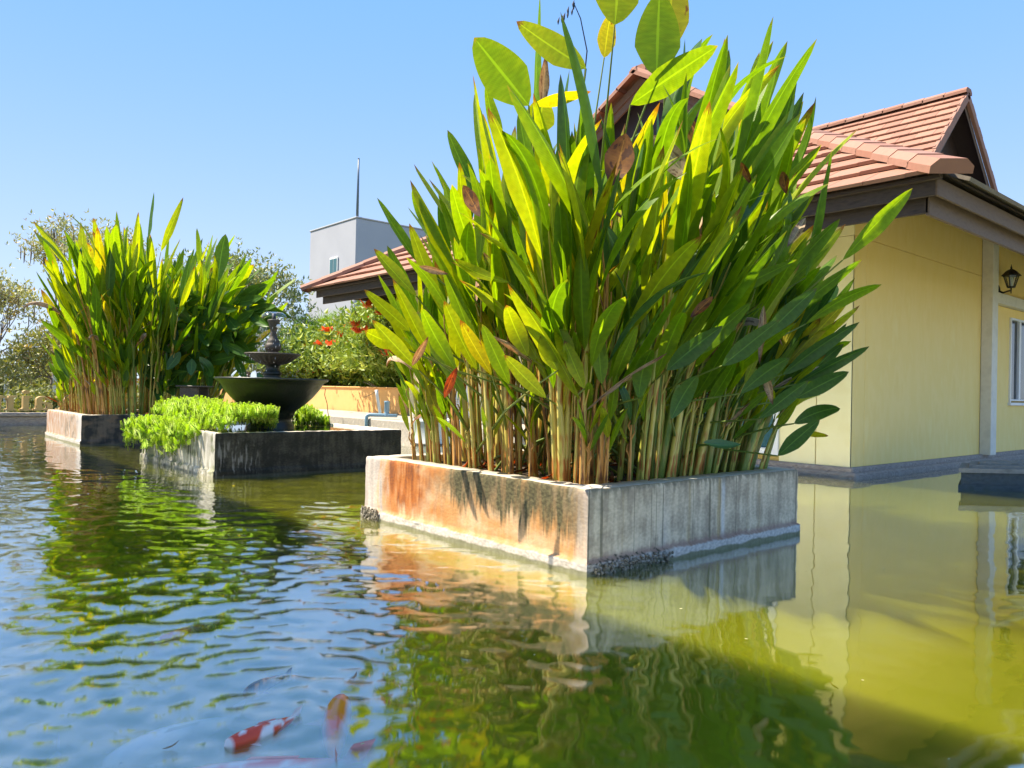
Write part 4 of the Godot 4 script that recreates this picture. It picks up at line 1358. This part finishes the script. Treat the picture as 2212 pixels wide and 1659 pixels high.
	# posts beyond the letters
	for d in [[14.0, "thin white post standing behind the gold letter n"], [119.0, "thin white post standing behind the gold letters a and t"]]:
		var v := at(d[0], 860, 24.0)
		var po := boxed("white_post", Vector3(-0.07, 0, -0.07), Vector3(0.07, 1.05, 0.07), M.white, null, 0.01)
		po.position = Vector3(v.x, 0.12, v.z)
		tag(po, d[1], "post", "white posts on the far bank")

# ---------------------------------------------------------------- the leafy clumps
func leaf_mesh(width: float, wide_at: float, fold: float, bend: float, curl: float, twist: float, wavy: float) -> ArrayMesh:
	# a blade of length 1 along y, bending towards +z; x is across
	var s := begin()
	var rows := 14
	var cols := 4
	var grid := []
	var p := Vector3.ZERO
	var ang := -bend * 0.25
	for j in rows + 1:
		var t := float(j) / rows
		var d := Vector3(0, cos(ang), sin(ang))
		if j:
			p += d / rows
		ang += bend / rows * (0.6 + 0.9 * t)
		var w := width * pow(clampf(t / wide_at, 0, 1), 0.62) if t < wide_at else width * pow(maxf(0.0, cos((t - wide_at) / (1.0 - wide_at) * PI / 2)), 0.62)
		w = maxf(w, 0.012)
		var n := d.cross(Vector3.RIGHT)      # points to -z side of the blade
		var row := []
		var tw := twist * t
		for i in cols + 1:
			var u := float(i) / cols * 2.0 - 1.0
			var half := w * 0.5 * u
			var open := fold + curl * t
			var out := Vector3(cos(open) * cos(tw) * half, 0, 0) + (Vector3(0, 0, cos(open) * sin(tw)) * half - n * sin(open) * absf(half) + n * wavy * sin(t * 17.0 + u * 2.0) * absf(u) * w) * 0.16      # across, a blade is about a sixth of its length
			row.append([p + out, Vector2(float(i) / cols, 1.0 - t)])
		grid.append(row)
	for j in rows:
		for i in cols:
			var q := [grid[j][i], grid[j][i + 1], grid[j + 1][i + 1], grid[j + 1][i]]
			for k in [0, 2, 1, 0, 3, 2]:
				s.set_uv(Vector2(clampf(q[k][1].x, 0.01, 0.99), clampf(q[k][1].y, 0.005, 0.995)))
				s.add_vertex(q[k][0])
	return mesh_of(s)

var blades := []
var broad := []
var dry := []
var withered := []

func leaf_basis(dir: Vector3, face: Vector3, length: float, width: float) -> Basis:
	var y := dir.normalized()
	var z := (face - y * face.dot(y)).normalized()
	var x := y.cross(z)
	return Basis(x * width, y * length, z * length)

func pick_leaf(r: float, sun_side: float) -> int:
	# light and shade put into the colour: paler leaves on the sunny side, deep green opposite
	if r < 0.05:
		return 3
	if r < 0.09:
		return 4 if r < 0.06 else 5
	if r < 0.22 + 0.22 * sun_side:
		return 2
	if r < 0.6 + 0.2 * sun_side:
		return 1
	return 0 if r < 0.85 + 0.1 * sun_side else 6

func clump(called: String, label: String, lo: Vector2, hi: Vector2, ground: float, n: int, n_small: int, tall: Callable, sd: int, most: int, blade_scale := 1.0) -> Node3D:
	rng.seed = sd
	var mid := (lo + hi) * 0.5
	var c := thing(called, label, "plant", Vector3(mid.x, ground, mid.y), 0.0, "leafy clumps in the planters")
	var all := []
	for i in n + n_small:
		var small := i >= n
		var u := rng.randf_range(-1, 1)
		var v := rng.randf_range(-1, 1)
		if small or rng.randf() < 0.25:      # more stems along the edges
			if rng.randf() < 0.5:
				u = (1.0 if rng.randf() < 0.35 else -1.0) * rng.randf_range(0.75, 1.0)
			else:
				v = (1.0 if rng.randf() < 0.75 else -1.0) * rng.randf_range(0.75, 1.0)
		if i % 5 == 0:      # the side towards the house is the fullest
			u = rng.randf_range(0.7, 1.0)
			v = rng.randf_range(-0.6, 1.0)
		var base := Vector3(u * (hi.x - lo.x) * 0.5, 0, v * (hi.y - lo.y) * 0.5)
		var h: float = tall.call(u, v) * rng.randf_range(0.78, 1.03)
		if small:
			h *= rng.randf_range(0.26, 0.64)
		var out := Vector3(u, 0, v)
		var lean := out * (0.17 + 0.1 * out.length()) * (1.0 if not small else 0.8) + Vector3(rng.randfn(), 0, rng.randfn()) * 0.05
		lean *= 1.0 - 0.5 * smoothstep(0.1, -0.9, u * 0.755 + v * 0.656)
		var stem_h := h * rng.randf_range(0.4, 0.55)
		var d := (Vector3.UP + lean * 0.55).normalized()
		var sp := PackedVector3Array()
		var sr := PackedFloat32Array()
		var thick := rng.randf_range(0.013, 0.024) * (0.6 if small else 1.0)
		for k in 5:
			var t := k / 4.0
			sp.append(base + d * stem_h * t + lean * 0.25 * t * t * stem_h)
			sr.append(thick * (1.15 - 0.45 * t))
		var s := begin()
		tube(s, sp, sr, 7, false)
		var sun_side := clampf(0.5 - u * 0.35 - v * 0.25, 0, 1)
		var leaves := rng.randi_range(4, 6) if not small else rng.randi_range(2, 3)
		var az := rng.randf() * TAU
		for k in leaves:
			az += TAU * 0.5 + rng.randf_range(-0.8, 0.8)
			var rank := float(k + 1) / leaves
			var f := clampf(0.35 + 0.65 * rank + rng.randf_range(-0.12, 0.08), 0.0, 1.0) * 4.0
			var from := sp[mini(int(f), 3)].lerp(sp[mini(int(f), 3) + 1], f - minf(int(f), 3))
			var pet := h * rng.randf_range(0.05, 0.2) * (0.5 + 0.8 * rank)
			var sway := Vector3(cos(az), 0, sin(az))
			var pd := (d + lean * (0.4 + 0.4 * rank) + sway * rng.randf_range(0.06, 0.26) * (1.6 - rank)).normalized()
			var to := from + pd * pet
			tube(s, PackedVector3Array([from, from.lerp(to, 0.5) + sway * 0.015, to]), PackedFloat32Array([0.008, 0.0065, 0.005]), 4, false)
			var length := clampf(h * rng.randf_range(0.27, 0.42), 0.3, 1.0)
			length = minf(length, maxf(h - to.y, 0.28) * 1.2)
			var ld := (pd + lean * 0.55 + sway * rng.randf_range(-0.05, 0.36) * (1.5 - rank) + Vector3(rng.randfn(), 0, rng.randfn()) * 0.06).normalized()
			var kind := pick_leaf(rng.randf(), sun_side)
			var width := minf(length * rng.randf_range(0.15, 0.22), rng.randf_range(0.098, 0.15)) * blade_scale
			var face := (sway + Vector3(rng.randfn(), 0.2, rng.randfn()) * 0.7).normalized()
			var mesh: Mesh = blades[rng.randi() % blades.size()]
			if kind >= 4 and kind < 6:
				mesh = dry[rng.randi() % dry.size()] if rng.randf() < 0.5 else withered[rng.randi() % withered.size()]
				ld = (ld + sway * 0.5 - Vector3(0, 0.3 * rng.randf(), 0)).normalized()
				length *= 0.85
				width *= 0.8
			all.append([mesh, Transform3D(leaf_basis(ld, face, length, width), to), kind])
		obj("stem", s, M.stem[[0, 1, 1, 2, 2][rng.randi() % 5] if sun_side > 0.45 else [0, 3, 1, 3, 0][rng.randi() % 5]], c)  # yellow and orange stems on the sunlit side, its light in their colour
	# the leaves that show largest are parts of their own, the rest is one mass
	all.sort_custom(func(a, b): return (c.position + a[1].origin).distance_squared_to(EYE) < (c.position + b[1].origin).distance_squared_to(EYE))
	var groups := {}
	for k in all.size():
		var r: Array = all[k]
		if k < most:
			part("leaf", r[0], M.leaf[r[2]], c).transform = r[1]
			continue
		if not groups.has(r[2]):
			groups[r[2]] = SurfaceTool.new()
			groups[r[2]].begin(Mesh.PRIMITIVE_TRIANGLES)
		groups[r[2]].append_from(r[0], 0, r[1])
	for k in groups:
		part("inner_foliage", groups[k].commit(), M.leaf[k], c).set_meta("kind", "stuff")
	# dry litter on the soil
	var lit := SurfaceTool.new()
	lit.begin(Mesh.PRIMITIVE_TRIANGLES)
	for k in 70:
		var p := Vector3(rng.randf_range(-1, 1) * (hi.x - lo.x) * 0.5, 0.02 + rng.randf() * 0.02, rng.randf_range(-1, 1) * (hi.y - lo.y) * 0.5)
		var a := rng.randf() * TAU
		lit.append_from(dry[k % dry.size()], 0, Transform3D(leaf_basis(Vector3(cos(a), rng.randf_range(-0.05, 0.2), sin(a)), Vector3.UP, rng.randf_range(0.1, 0.2), rng.randf_range(0.03, 0.05)), p))
	var lo2 := part("leaf_litter", lit.commit(), M.leaf[4], c)
	lo2.set_meta("kind", "stuff")
	return c

func hand_leaf(c: Node3D, set_: Array, bx: float, by: float, tx: float, ty: float, d0: float, d1: float, width: float, kind: int, which: int, roll: float, stem_to = null) -> void:
	var a := at(bx, by, d0)
	var b := at(tx, ty, d1)
	var dir := b - a
	var to_eye := (EYE - a).normalized()
	var face := to_eye.rotated(dir.normalized(), roll)
	var o := part("leaf", set_[which % set_.size()], M.leaf[kind], c)
	o.transform = Transform3D(leaf_basis(dir, face, dir.length(), width * (1.15 if set_ == blades else 1.1)), a - c.position)
	if stem_to != null:
		var foot := Vector3(stem_to.x, c.position.y, stem_to.y)
		var s := begin()
		var m1 := foot.lerp(a, 0.5) + Vector3(0, 0.1, 0)
		tube(s, PackedVector3Array([foot - c.position, m1 - c.position, foot.lerp(a, 0.8) + Vector3(0, 0.05, 0) - c.position, a - c.position]), PackedFloat32Array([0.011, 0.009, 0.007, 0.005]), 6, false)
		obj("stem", s, M.stem[3], c)

func build_clumps() -> void:
	rng.seed = 12
	for k in 16:
		blades.append(leaf_mesh(1.0, rng.randf_range(0.32, 0.5), rng.randf_range(0.1, 0.6), rng.randf_range(0.05, 0.45) if k % 4 else rng.randf_range(0.7, 1.3), rng.randf_range(-0.1, 0.25), rng.randf_range(-0.5, 0.5), rng.randf_range(0.0, 0.03)))
	for k in 5:
		broad.append(leaf_mesh(1.0, 0.36, rng.randf_range(0.05, 0.2), rng.randf_range(0.0, 0.25), 0.0, rng.randf_range(-0.2, 0.2), 0.01))
	for k in 6:
		dry.append(leaf_mesh(1.0, 0.4, rng.randf_range(0.4, 1.0), rng.randf_range(0.8, 2.4), rng.randf_range(0.1, 0.6), rng.randf_range(-1.2, 1.2), 0.08))
		withered.append(leaf_mesh(1.0, 0.4, rng.randf_range(0.2, 0.7), rng.randf_range(0.1, 0.6), rng.randf_range(0.1, 0.5), rng.randf_range(-0.6, 0.6), 0.06))
	var tall := func(u: float, v: float) -> float:
		# u towards the house, v towards the near side; highest in the middle and towards the back right
		var xc := u * 0.755 + v * 0.656
		return 2.62 + 0.6 * smoothstep(-0.2, 0.45, xc) - 1.2 * smoothstep(-0.4, -1.35, xc) - 0.35 * smoothstep(0.45, 1.0, v) - 1.35 * smoothstep(0.7, 1.35, xc)
	var c := clump("heliconia_clump", "tall dense clump of long green and yellow leaves filling the nearest planter", Vector2(3.27, -5.1), Vector2(5.16, -3.07), 0.42, 198, 95, tall, 301, 195)
	# broad paddle leaves that rise above the clump, and others that lean out of it
	var mid := Vector2(4.1, -4.0)
	for r in [[1142, 228, 1024, 82, 4.5, 4.4, 0.25, 1, 0, 0.2], [1266, 148, 1114, 50, 4.65, 4.6, 0.17, 2, 1, 0.4], [1328, 54, 1340, -90, 4.8, 4.8, 0.25, 2, 2, 0.1], [1418, 166, 1424, -14, 4.6, 4.6, 0.25, 1, 3, 0.15], [1440, 120, 1456, -70, 4.8, 4.8, 0.22, 3, 4, -0.2], [1362, 226, 1548, 98, 4.6, 4.65, 0.18, 1, 0, 0.5], [1305, 125, 1318, 30, 5.5, 5.5, 0.13, 3, 1, 0.3], [1160, 290, 1175, 210, 5.4, 5.4, 0.2, 2, 2, 0.2]]:
		hand_leaf(c, broad, r[0], r[1], r[2], r[3], r[4], r[5], r[6], r[7], r[8], r[9], mid + Vector2(rng.randf_range(-0.5, 0.5), rng.randf_range(-0.5, 0.5)))
	for r in [[1152, 226, 1276, 195, 4.5, 4.5, 0.1, 3, 3, 0.7], [1155, 330, 1163, -12, 5.3, 5.4, 0.1, 0, 1, 0.9], [1820, 562, 1966, 405, 5.0, 4.9, 0.12, 1, 2, 0.6], [1740, 600, 1790, 324, 5.2, 5.1, 0.1, 0, 3, 0.8], [1490, 440, 1632, 138, 4.9, 5.1, 0.11, 2, 4, 0.7], [1590, 380, 1682, 92, 5.2, 5.3, 0.12, 0, 5, 0.8], [1555, 340, 1648, 88, 5.4, 5.5, 0.1, 1, 6, 0.9], [1530, 420, 1568, 110, 5.3, 5.4, 0.1, 0, 7, 0.7], [1480, 260, 1500, 66, 5.4, 5.4, 0.09, 0, 8, 0.9],
			[872, 752, 782, 716, 5.2, 5.1, 0.11, 2, 0, 0.2], [886, 716, 786, 626, 5.3, 5.2, 0.1, 2, 1, 0.5], [900, 640, 806, 540, 5.3, 5.3, 0.1, 2, 2, 0.6], [905, 570, 812, 430, 5.5, 5.5, 0.1, 0, 3, 0.7], [955, 520, 880, 418, 5.5, 5.6, 0.1, 1, 4, 0.6], [1045, 440, 962, 288, 5.5, 5.6, 0.11, 0, 5, 0.6], [1090, 340, 1044, 188, 5.5, 5.5, 0.1, 1, 6, 0.4],
			[1728, 935, 1790, 940, 5.3, 5.2, 0.06, 3, 7, 1.0], [1715, 915, 1820, 868, 5.3, 5.2, 0.1, 6, 8, 0.4], [1720, 860, 1832, 800, 5.3, 5.2, 0.11, 6, 9, 0.4], [1720, 830, 1876, 744, 5.4, 5.2, 0.1, 6, 10, 0.5], [1690, 810, 1850, 690, 5.4, 5.3, 0.12, 6, 11, 0.6], [1740, 700, 1895, 600, 5.4, 5.3, 0.09, 1, 0, 0.7], [1700, 680, 1860, 560, 5.3, 5.2, 0.1, 0, 1, 0.6], [1680, 620, 1810, 470, 5.2, 5.1, 0.11, 0, 2, 0.7],
			[1235, 790, 1200, 690, 4.3, 4.3, 0.1, 2, 3, 0.2], [1205, 800, 1160, 720, 4.3, 4.25, 0.09, 2, 4, 0.2], [1310, 720, 1420, 480, 4.5, 4.4, 0.11, 0, 5, 0.5], [1330, 640, 1250, 430, 4.5, 4.5, 0.12, 1, 6, 0.3], [1120, 600, 1060, 390, 4.8, 4.8, 0.12, 1, 7, 0.3], [1020, 640, 1000, 470, 5.0, 5.0, 0.11, 1, 8, 0.3], [1230, 480, 1265, 240, 4.8, 4.9, 0.12, 2, 9, 0.2], [1390, 540, 1350, 300, 4.7, 4.8, 0.11, 1, 10, 0.5], [1440, 800, 1560, 700, 4.5, 4.4, 0.12, 6, 11, 0.3], [1100, 610, 975, 572, 4.7, 4.7, 0.08, 2, 0, 0.8], [1560, 640, 1720, 560, 4.8, 4.8, 0.1, 0, 1, 0.6],
			[905, 800, 802, 692, 5.1, 5.0, 0.1, 2, 2, 0.3], [930, 770, 846, 604, 5.1, 5.05, 0.1, 2, 3, 0.4], [985, 800, 900, 660, 4.9, 4.85, 0.1, 1, 4, 0.2], [1030, 800, 955, 650, 4.8, 4.75, 0.1, 2, 5, 0.3], [1062, 810, 990, 690, 4.65, 4.6, 0.09, 3, 6, 0.2], [1100, 830, 1040, 700, 4.55, 4.5, 0.09, 1, 7, 0.3], [1140, 770, 1086, 650, 4.5, 4.5, 0.1, 2, 8, 0.1], [1180, 860, 1085, 768, 4.35, 4.3, 0.09, 2, 9, 0.4], [1262, 840, 1218, 735, 4.25, 4.25, 0.09, 2, 10, 0.1], [1300, 830, 1290, 700, 4.3, 4.3, 0.09, 1, 11, 0.3],
			[1600, 850, 1704, 764, 4.7, 4.6, 0.1, 6, 0, 0.4], [1560, 790, 1684, 690, 4.6, 4.55, 0.11, 6, 1, 0.4], [1640, 905, 1745, 820, 4.9, 4.8, 0.1, 6, 2, 0.5], [1500, 770, 1622, 650, 4.6, 4.55, 0.11, 0, 3, 0.5], [1450, 905, 1505, 800, 4.4, 4.35, 0.1, 6, 4, 0.3], [1640, 740, 1760, 620, 4.9, 4.85, 0.11, 6, 5, 0.4], [1600, 960, 1512, 962, 4.75, 4.6, 0.07, 6, 6, 0.6], [1680, 985, 1770, 905, 5.1, 5.0, 0.1, 6, 7, 0.5], [1380, 860, 1400, 740, 4.3, 4.3, 0.1, 0, 8, 0.4]]:
		hand_leaf(c, blades, r[0], r[1], r[2], r[3], r[4], r[5], r[6], r[7], r[8], r[9], mid + Vector2(rng.randf_range(-0.7, 0.8), rng.randf_range(-0.7, 0.7)) if r[9] < 0.95 else null)
	for r in [[1352, 288, 1320, 412, 4.3, 4.25, 0.17, 4, 0, 0.1], [1410, 292, 1500, 400, 4.3, 4.25, 0.13, 5, 1, 0.2], [1215, 320, 1240, 420, 4.4, 4.35, 0.1, 4, 2, 0.3], [1650, 660, 1645, 790, 4.75, 4.7, 0.07, 5, 3, 0.4], [1650, 800, 1672, 875, 4.75, 4.7, 0.06, 5, 4, 0.4], [890, 790, 925, 725, 4.75, 4.7, 0.06, 5, 5, 0.4], [960, 860, 985, 790, 4.5, 4.5, 0.06, 4, 0, 0.4], [1000, 400, 1040, 470, 4.7, 4.65, 0.09, 4, 1, 0.3], [905, 575, 970, 590, 4.9, 4.85, 0.07, 5, 2, 0.6], [1740, 470, 1700, 540, 5.0, 4.9, 0.08, 5, 3, 0.3], [1540, 640, 1490, 690, 4.45, 4.4, 0.06, 4, 4, 0.3], [1172, 230, 1178, 120, 4.9, 4.9, 0.08, 5, 5, 0.2], [1600, 350, 1625, 400, 4.6, 4.6, 0.06, 4, 2, 0.3], [1690, 370, 1700, 420, 4.9, 4.9, 0.08, 4, 3, 0.3], [1480, 250, 1520, 310, 4.9, 4.85, 0.07, 4, 1, 0.4]]:
		hand_leaf(c, withered, r[0], r[1], r[2], r[3], r[4], r[5], r[6], r[7], r[8], r[9])
	# a nodding flower stalk
	var fs := begin()
	var top := at(1240, 8, 5.3)
	tube(fs, PackedVector3Array([Vector3(4.0, 0.42, -4.2) - c.position, at(1268, 110, 5.4) - c.position, at(1254, 40, 5.35) - c.position, top - c.position]), PackedFloat32Array([0.008, 0.005, 0.004, 0.003]), 5, false)
	for k in 9:
		var p := at(1240 - k * 3.5 + rng.randf_range(-8, 8), 6 + k * 4.0 + rng.randf_range(-6, 6), 5.3)
		tube(fs, PackedVector3Array([p - c.position, p + Vector3(-0.01, -0.03, 0) - c.position, p + Vector3(-0.02, -0.06, 0.01) - c.position]), PackedFloat32Array([0.002, 0.008, 0.002]), 5)
	obj("flower_stalk", fs, M.bud, c)

	var tall2 := func(u: float, v: float) -> float:
		var xc := u * 0.755 + v * 0.656
		return 3.75 - 2.3 * smoothstep(0.0, -1.5, xc) - 1.0 * smoothstep(0.2, 1.5, xc)
	var c2 := clump("heliconia_clump", "tall dense leafy clump in the far planter, yellow left, dark green right", Vector2(2.98, -16.05), Vector2(5.05, -13.65), 0.44, 140, 130, tall2, 302, 212, 1.2)
	for r in [[540, 640, 596, 598, 13.4, 13.3, 0.2, 0, 3, 0.6], [500, 650, 540, 560, 13.4, 13.4, 0.2, 2, 4, 0.6], [470, 610, 484, 505, 13.6, 13.6, 0.25, 6, 5, 0.4], [520, 700, 575, 660, 13.2, 13.0, 0.16, 6, 6, 0.6], [415, 775, 412, 812, 12.9, 12.8, 0.14, 6, 7, 0.2], [430, 770, 470, 822, 12.9, 12.8, 0.16, 6, 8, 0.3], [390, 760, 360, 800, 12.9, 12.8, 0.16, 6, 9, 0.3], [480, 740, 545, 770, 12.9, 12.7, 0.16, 6, 10, 0.3], [220, 610, 182, 525, 13.6, 13.6, 0.2, 3, 0, 0.3]]:
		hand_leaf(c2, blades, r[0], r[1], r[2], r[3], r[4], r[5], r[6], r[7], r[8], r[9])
	rng.seed = 50
	for k in 70:      # drooping leaves on the right, its shade put into their dark colour
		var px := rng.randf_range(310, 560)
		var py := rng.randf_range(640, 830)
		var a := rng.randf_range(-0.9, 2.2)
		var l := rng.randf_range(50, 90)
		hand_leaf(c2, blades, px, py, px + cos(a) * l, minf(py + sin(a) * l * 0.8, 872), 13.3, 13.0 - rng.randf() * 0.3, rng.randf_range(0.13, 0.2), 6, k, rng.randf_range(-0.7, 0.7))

# ---------------------------------------------------------------- fish
func koi(label: String, where: Vector3, head_to: float, length: float, body: Color, spots: Color, amount: float, bend: float, sd: int) -> void:
	var f := thing("koi", label, "fish", where, head_to, "koi swimming in the pond")
	var n := noise(sd, 11.0 / length * 0.4, 2)
	var s := begin()
	var rows := 22
	var seg := 14
	var grid := []
	for j in rows + 1:
		var t := float(j) / rows      # from the nose to the tail root
		var w := 0.085 * pow(sin(PI * pow(clampf(t * 0.95 + 0.02, 0, 1), 0.62)), 0.75) + 0.004
		var hgt := w * 1.1
		if j == 0 or j == rows:
			w = 0.0015
			hgt = 0.0015
		var c := Vector3(bend * sin(t * 3.0) * length * 0.2, 0, (0.5 - t) * length * 0.86)
		var row := []
		for k in seg + 1:
			var a := TAU * (k % seg) / seg
			var p := c + Vector3(cos(a) * w * length, sin(a) * hgt * length, 0)
			var q := n.get_noise_3d(p.x * 1.6, p.y * 0.8, p.z)
			var col := body.lerp(spots, smoothstep(0.55 - amount, 0.68 - amount, q + 0.5) if sin(a) > -0.5 else 0.0)
			if t < 0.09:
				col = body * 0.95
			row.append([p, col])
		grid.append(row)
	for j in rows:
		for k in seg:
			var q := [grid[j][k], grid[j][k + 1], grid[j + 1][k + 1], grid[j + 1][k]]
			for i in [0, 1, 2, 0, 2, 3]:
				s.set_color(q[i][1])
				s.add_vertex(q[i][0])
	obj("body", s, M.fish, f)
	var end: Vector3 = Vector3(bend * sin(3.0) * length * 0.2, 0, -0.36 * length)
	var tail := begin()
	tail.set_color(body * 0.9)
	for sg in [-1.0, 1.0]:
		quad(tail, end + Vector3(0, 0.01, 0) * sg, end + Vector3(0.0, 0.03 * sg, -0.02) * length * 3.0, end + Vector3(-0.02, 0.09 * sg, -0.17) * length, end + Vector3(0.01, 0.0, -0.1) * length)
	obj("tail_fin", tail, M.fish, f)
	var dor := begin()
	dor.set_color(spots.lerp(body, 0.4))
	quad(dor, Vector3(0, 0.07, 0.1) * length, Vector3(0, 0.055, -0.16) * length, Vector3(0, 0.072, -0.18) * length, Vector3(0, 0.1, 0.03) * length)
	obj("back_fin", dor, M.fish, f)
	for sg in [-1.0, 1.0]:
		var pf := begin()
		pf.set_color(body)
		tri(pf, Vector3(0.07 * sg, -0.02, 0.24) * length, Vector3(0.22 * sg, -0.03, 0.16) * length, Vector3(0.1 * sg, -0.03, 0.12) * length)
		obj("side_fin", pf, M.fish, f)
	for sg in [-1.0, 1.0]:
		var e := begin()
		lathe(e, [[0.0, -0.011 * length], [0.011 * length, 0.0], [0.0, 0.011 * length]], 8, Vector3(0.05 * sg, 0.035, 0.345) * length)
		obj("eye", e, M.iron, f)

func build_fish() -> void:
	var white := Color(0.85, 0.74, 0.68)
	var red := Color(0.75, 0.06, 0.015)
	var orange := Color(0.8, 0.24, 0.02)
	koi("white koi with red patches, its back at the surface, head to the left", Vector3(0.945, -0.006, -2.165), -1.32, 0.29, white, red, 0.08, 0.2, 401)
	koi("dark brown koi with an orange tail just breaking the surface, farther out", Vector3(1.12, -0.022, -2.53), -1.2, 0.24, Color(0.05, 0.045, 0.04), orange, -0.02, -0.2, 402)
	koi("plain pale pink koi under water along the bottom edge of the view", Vector3(0.86, -0.045, -1.985), -1.9, 0.6, Color(0.85, 0.36, 0.33), white, 0.0, 0.15, 403)
	koi("milky white koi under water left of the red and white one", Vector3(0.76, -0.06, -2.36), -1.3, 0.5, Color(0.8, 0.8, 0.72), white, 0.1, -0.2, 404)
	koi("pink koi under water pointing away, right of the red and white one", Vector3(1.16, -0.035, -2.1), 2.6, 0.5, Color(0.85, 0.26, 0.2), orange, 0.2, 0.1, 405)
	koi("cream koi under water at the lower left corner of the pond", Vector3(0.42, -0.075, -2.36), -0.4, 0.45, Color(0.75, 0.72, 0.7), white, 0.1, 0.1, 406)
	koi("small orange koi under the green water between basin and planter", Vector3(3.86, -0.06, -6.96), -1.5, 0.35, orange, orange, 0.0, 0.1, 407)
	koi("deep red koi under water farther out, left of the near planter", Vector3(1.1, -0.05, -3.3), -1.1, 0.45, red, white, -0.1, 0.1, 408)
	# fallen leaves and a pellet float on the surface
	rng.seed = 71
	for d in [[Vector3(1.33, 0.004, -2.35), "tiny dry leaf floating right of the dark koi"], [Vector3(2.6, 0.004, -1.25), "tiny yellow leaf floating on the bright green water"], [Vector3(2.95, 0.004, -7.6), "small pale leaf floating beside the fountain basin"], [Vector3(0.68, 0.006, -2.2), "dry curled leaf floating left of the red and white koi"]]:
		var o := part("floating_leaf", dry[rng.randi() % dry.size()], M.leaf[5 if rng.randf() < 0.5 else 3])
		var a := rng.randf() * TAU
		o.transform = Transform3D(leaf_basis(Vector3(cos(a), 0, sin(a)), Vector3.UP, 0.05, 0.02), d[0])
		tag(o, d[1], "leaf", "leaves floating on the pond")
	var sp := begin(true)
	for k in 80:
		var q := Vector3(rng.randf_range(0.5, 6.5), 0.007, rng.randf_range(-8.0, -0.7))
		if q.x > 2.9 and q.x < 5.5 and q.z < -2.7 and q.z > -5.5:
			continue
		var r := rng.randf_range(0.0015, 0.004)
		var a := rng.randf() * TAU
		var u := Vector3(cos(a), 0, sin(a)) * r * 2.0
		var v := Vector3(-sin(a), 0, cos(a)) * r
		quad(sp, q - u - v, q - u + v, q + u + v, q + u - v)
	var so := obj("floating_specks", sp, mat(lin(0.55, 0.5, 0.25), 0.8))
	structure(so, "tiny pale specks of pollen and leaf bits on the water", "stuff")
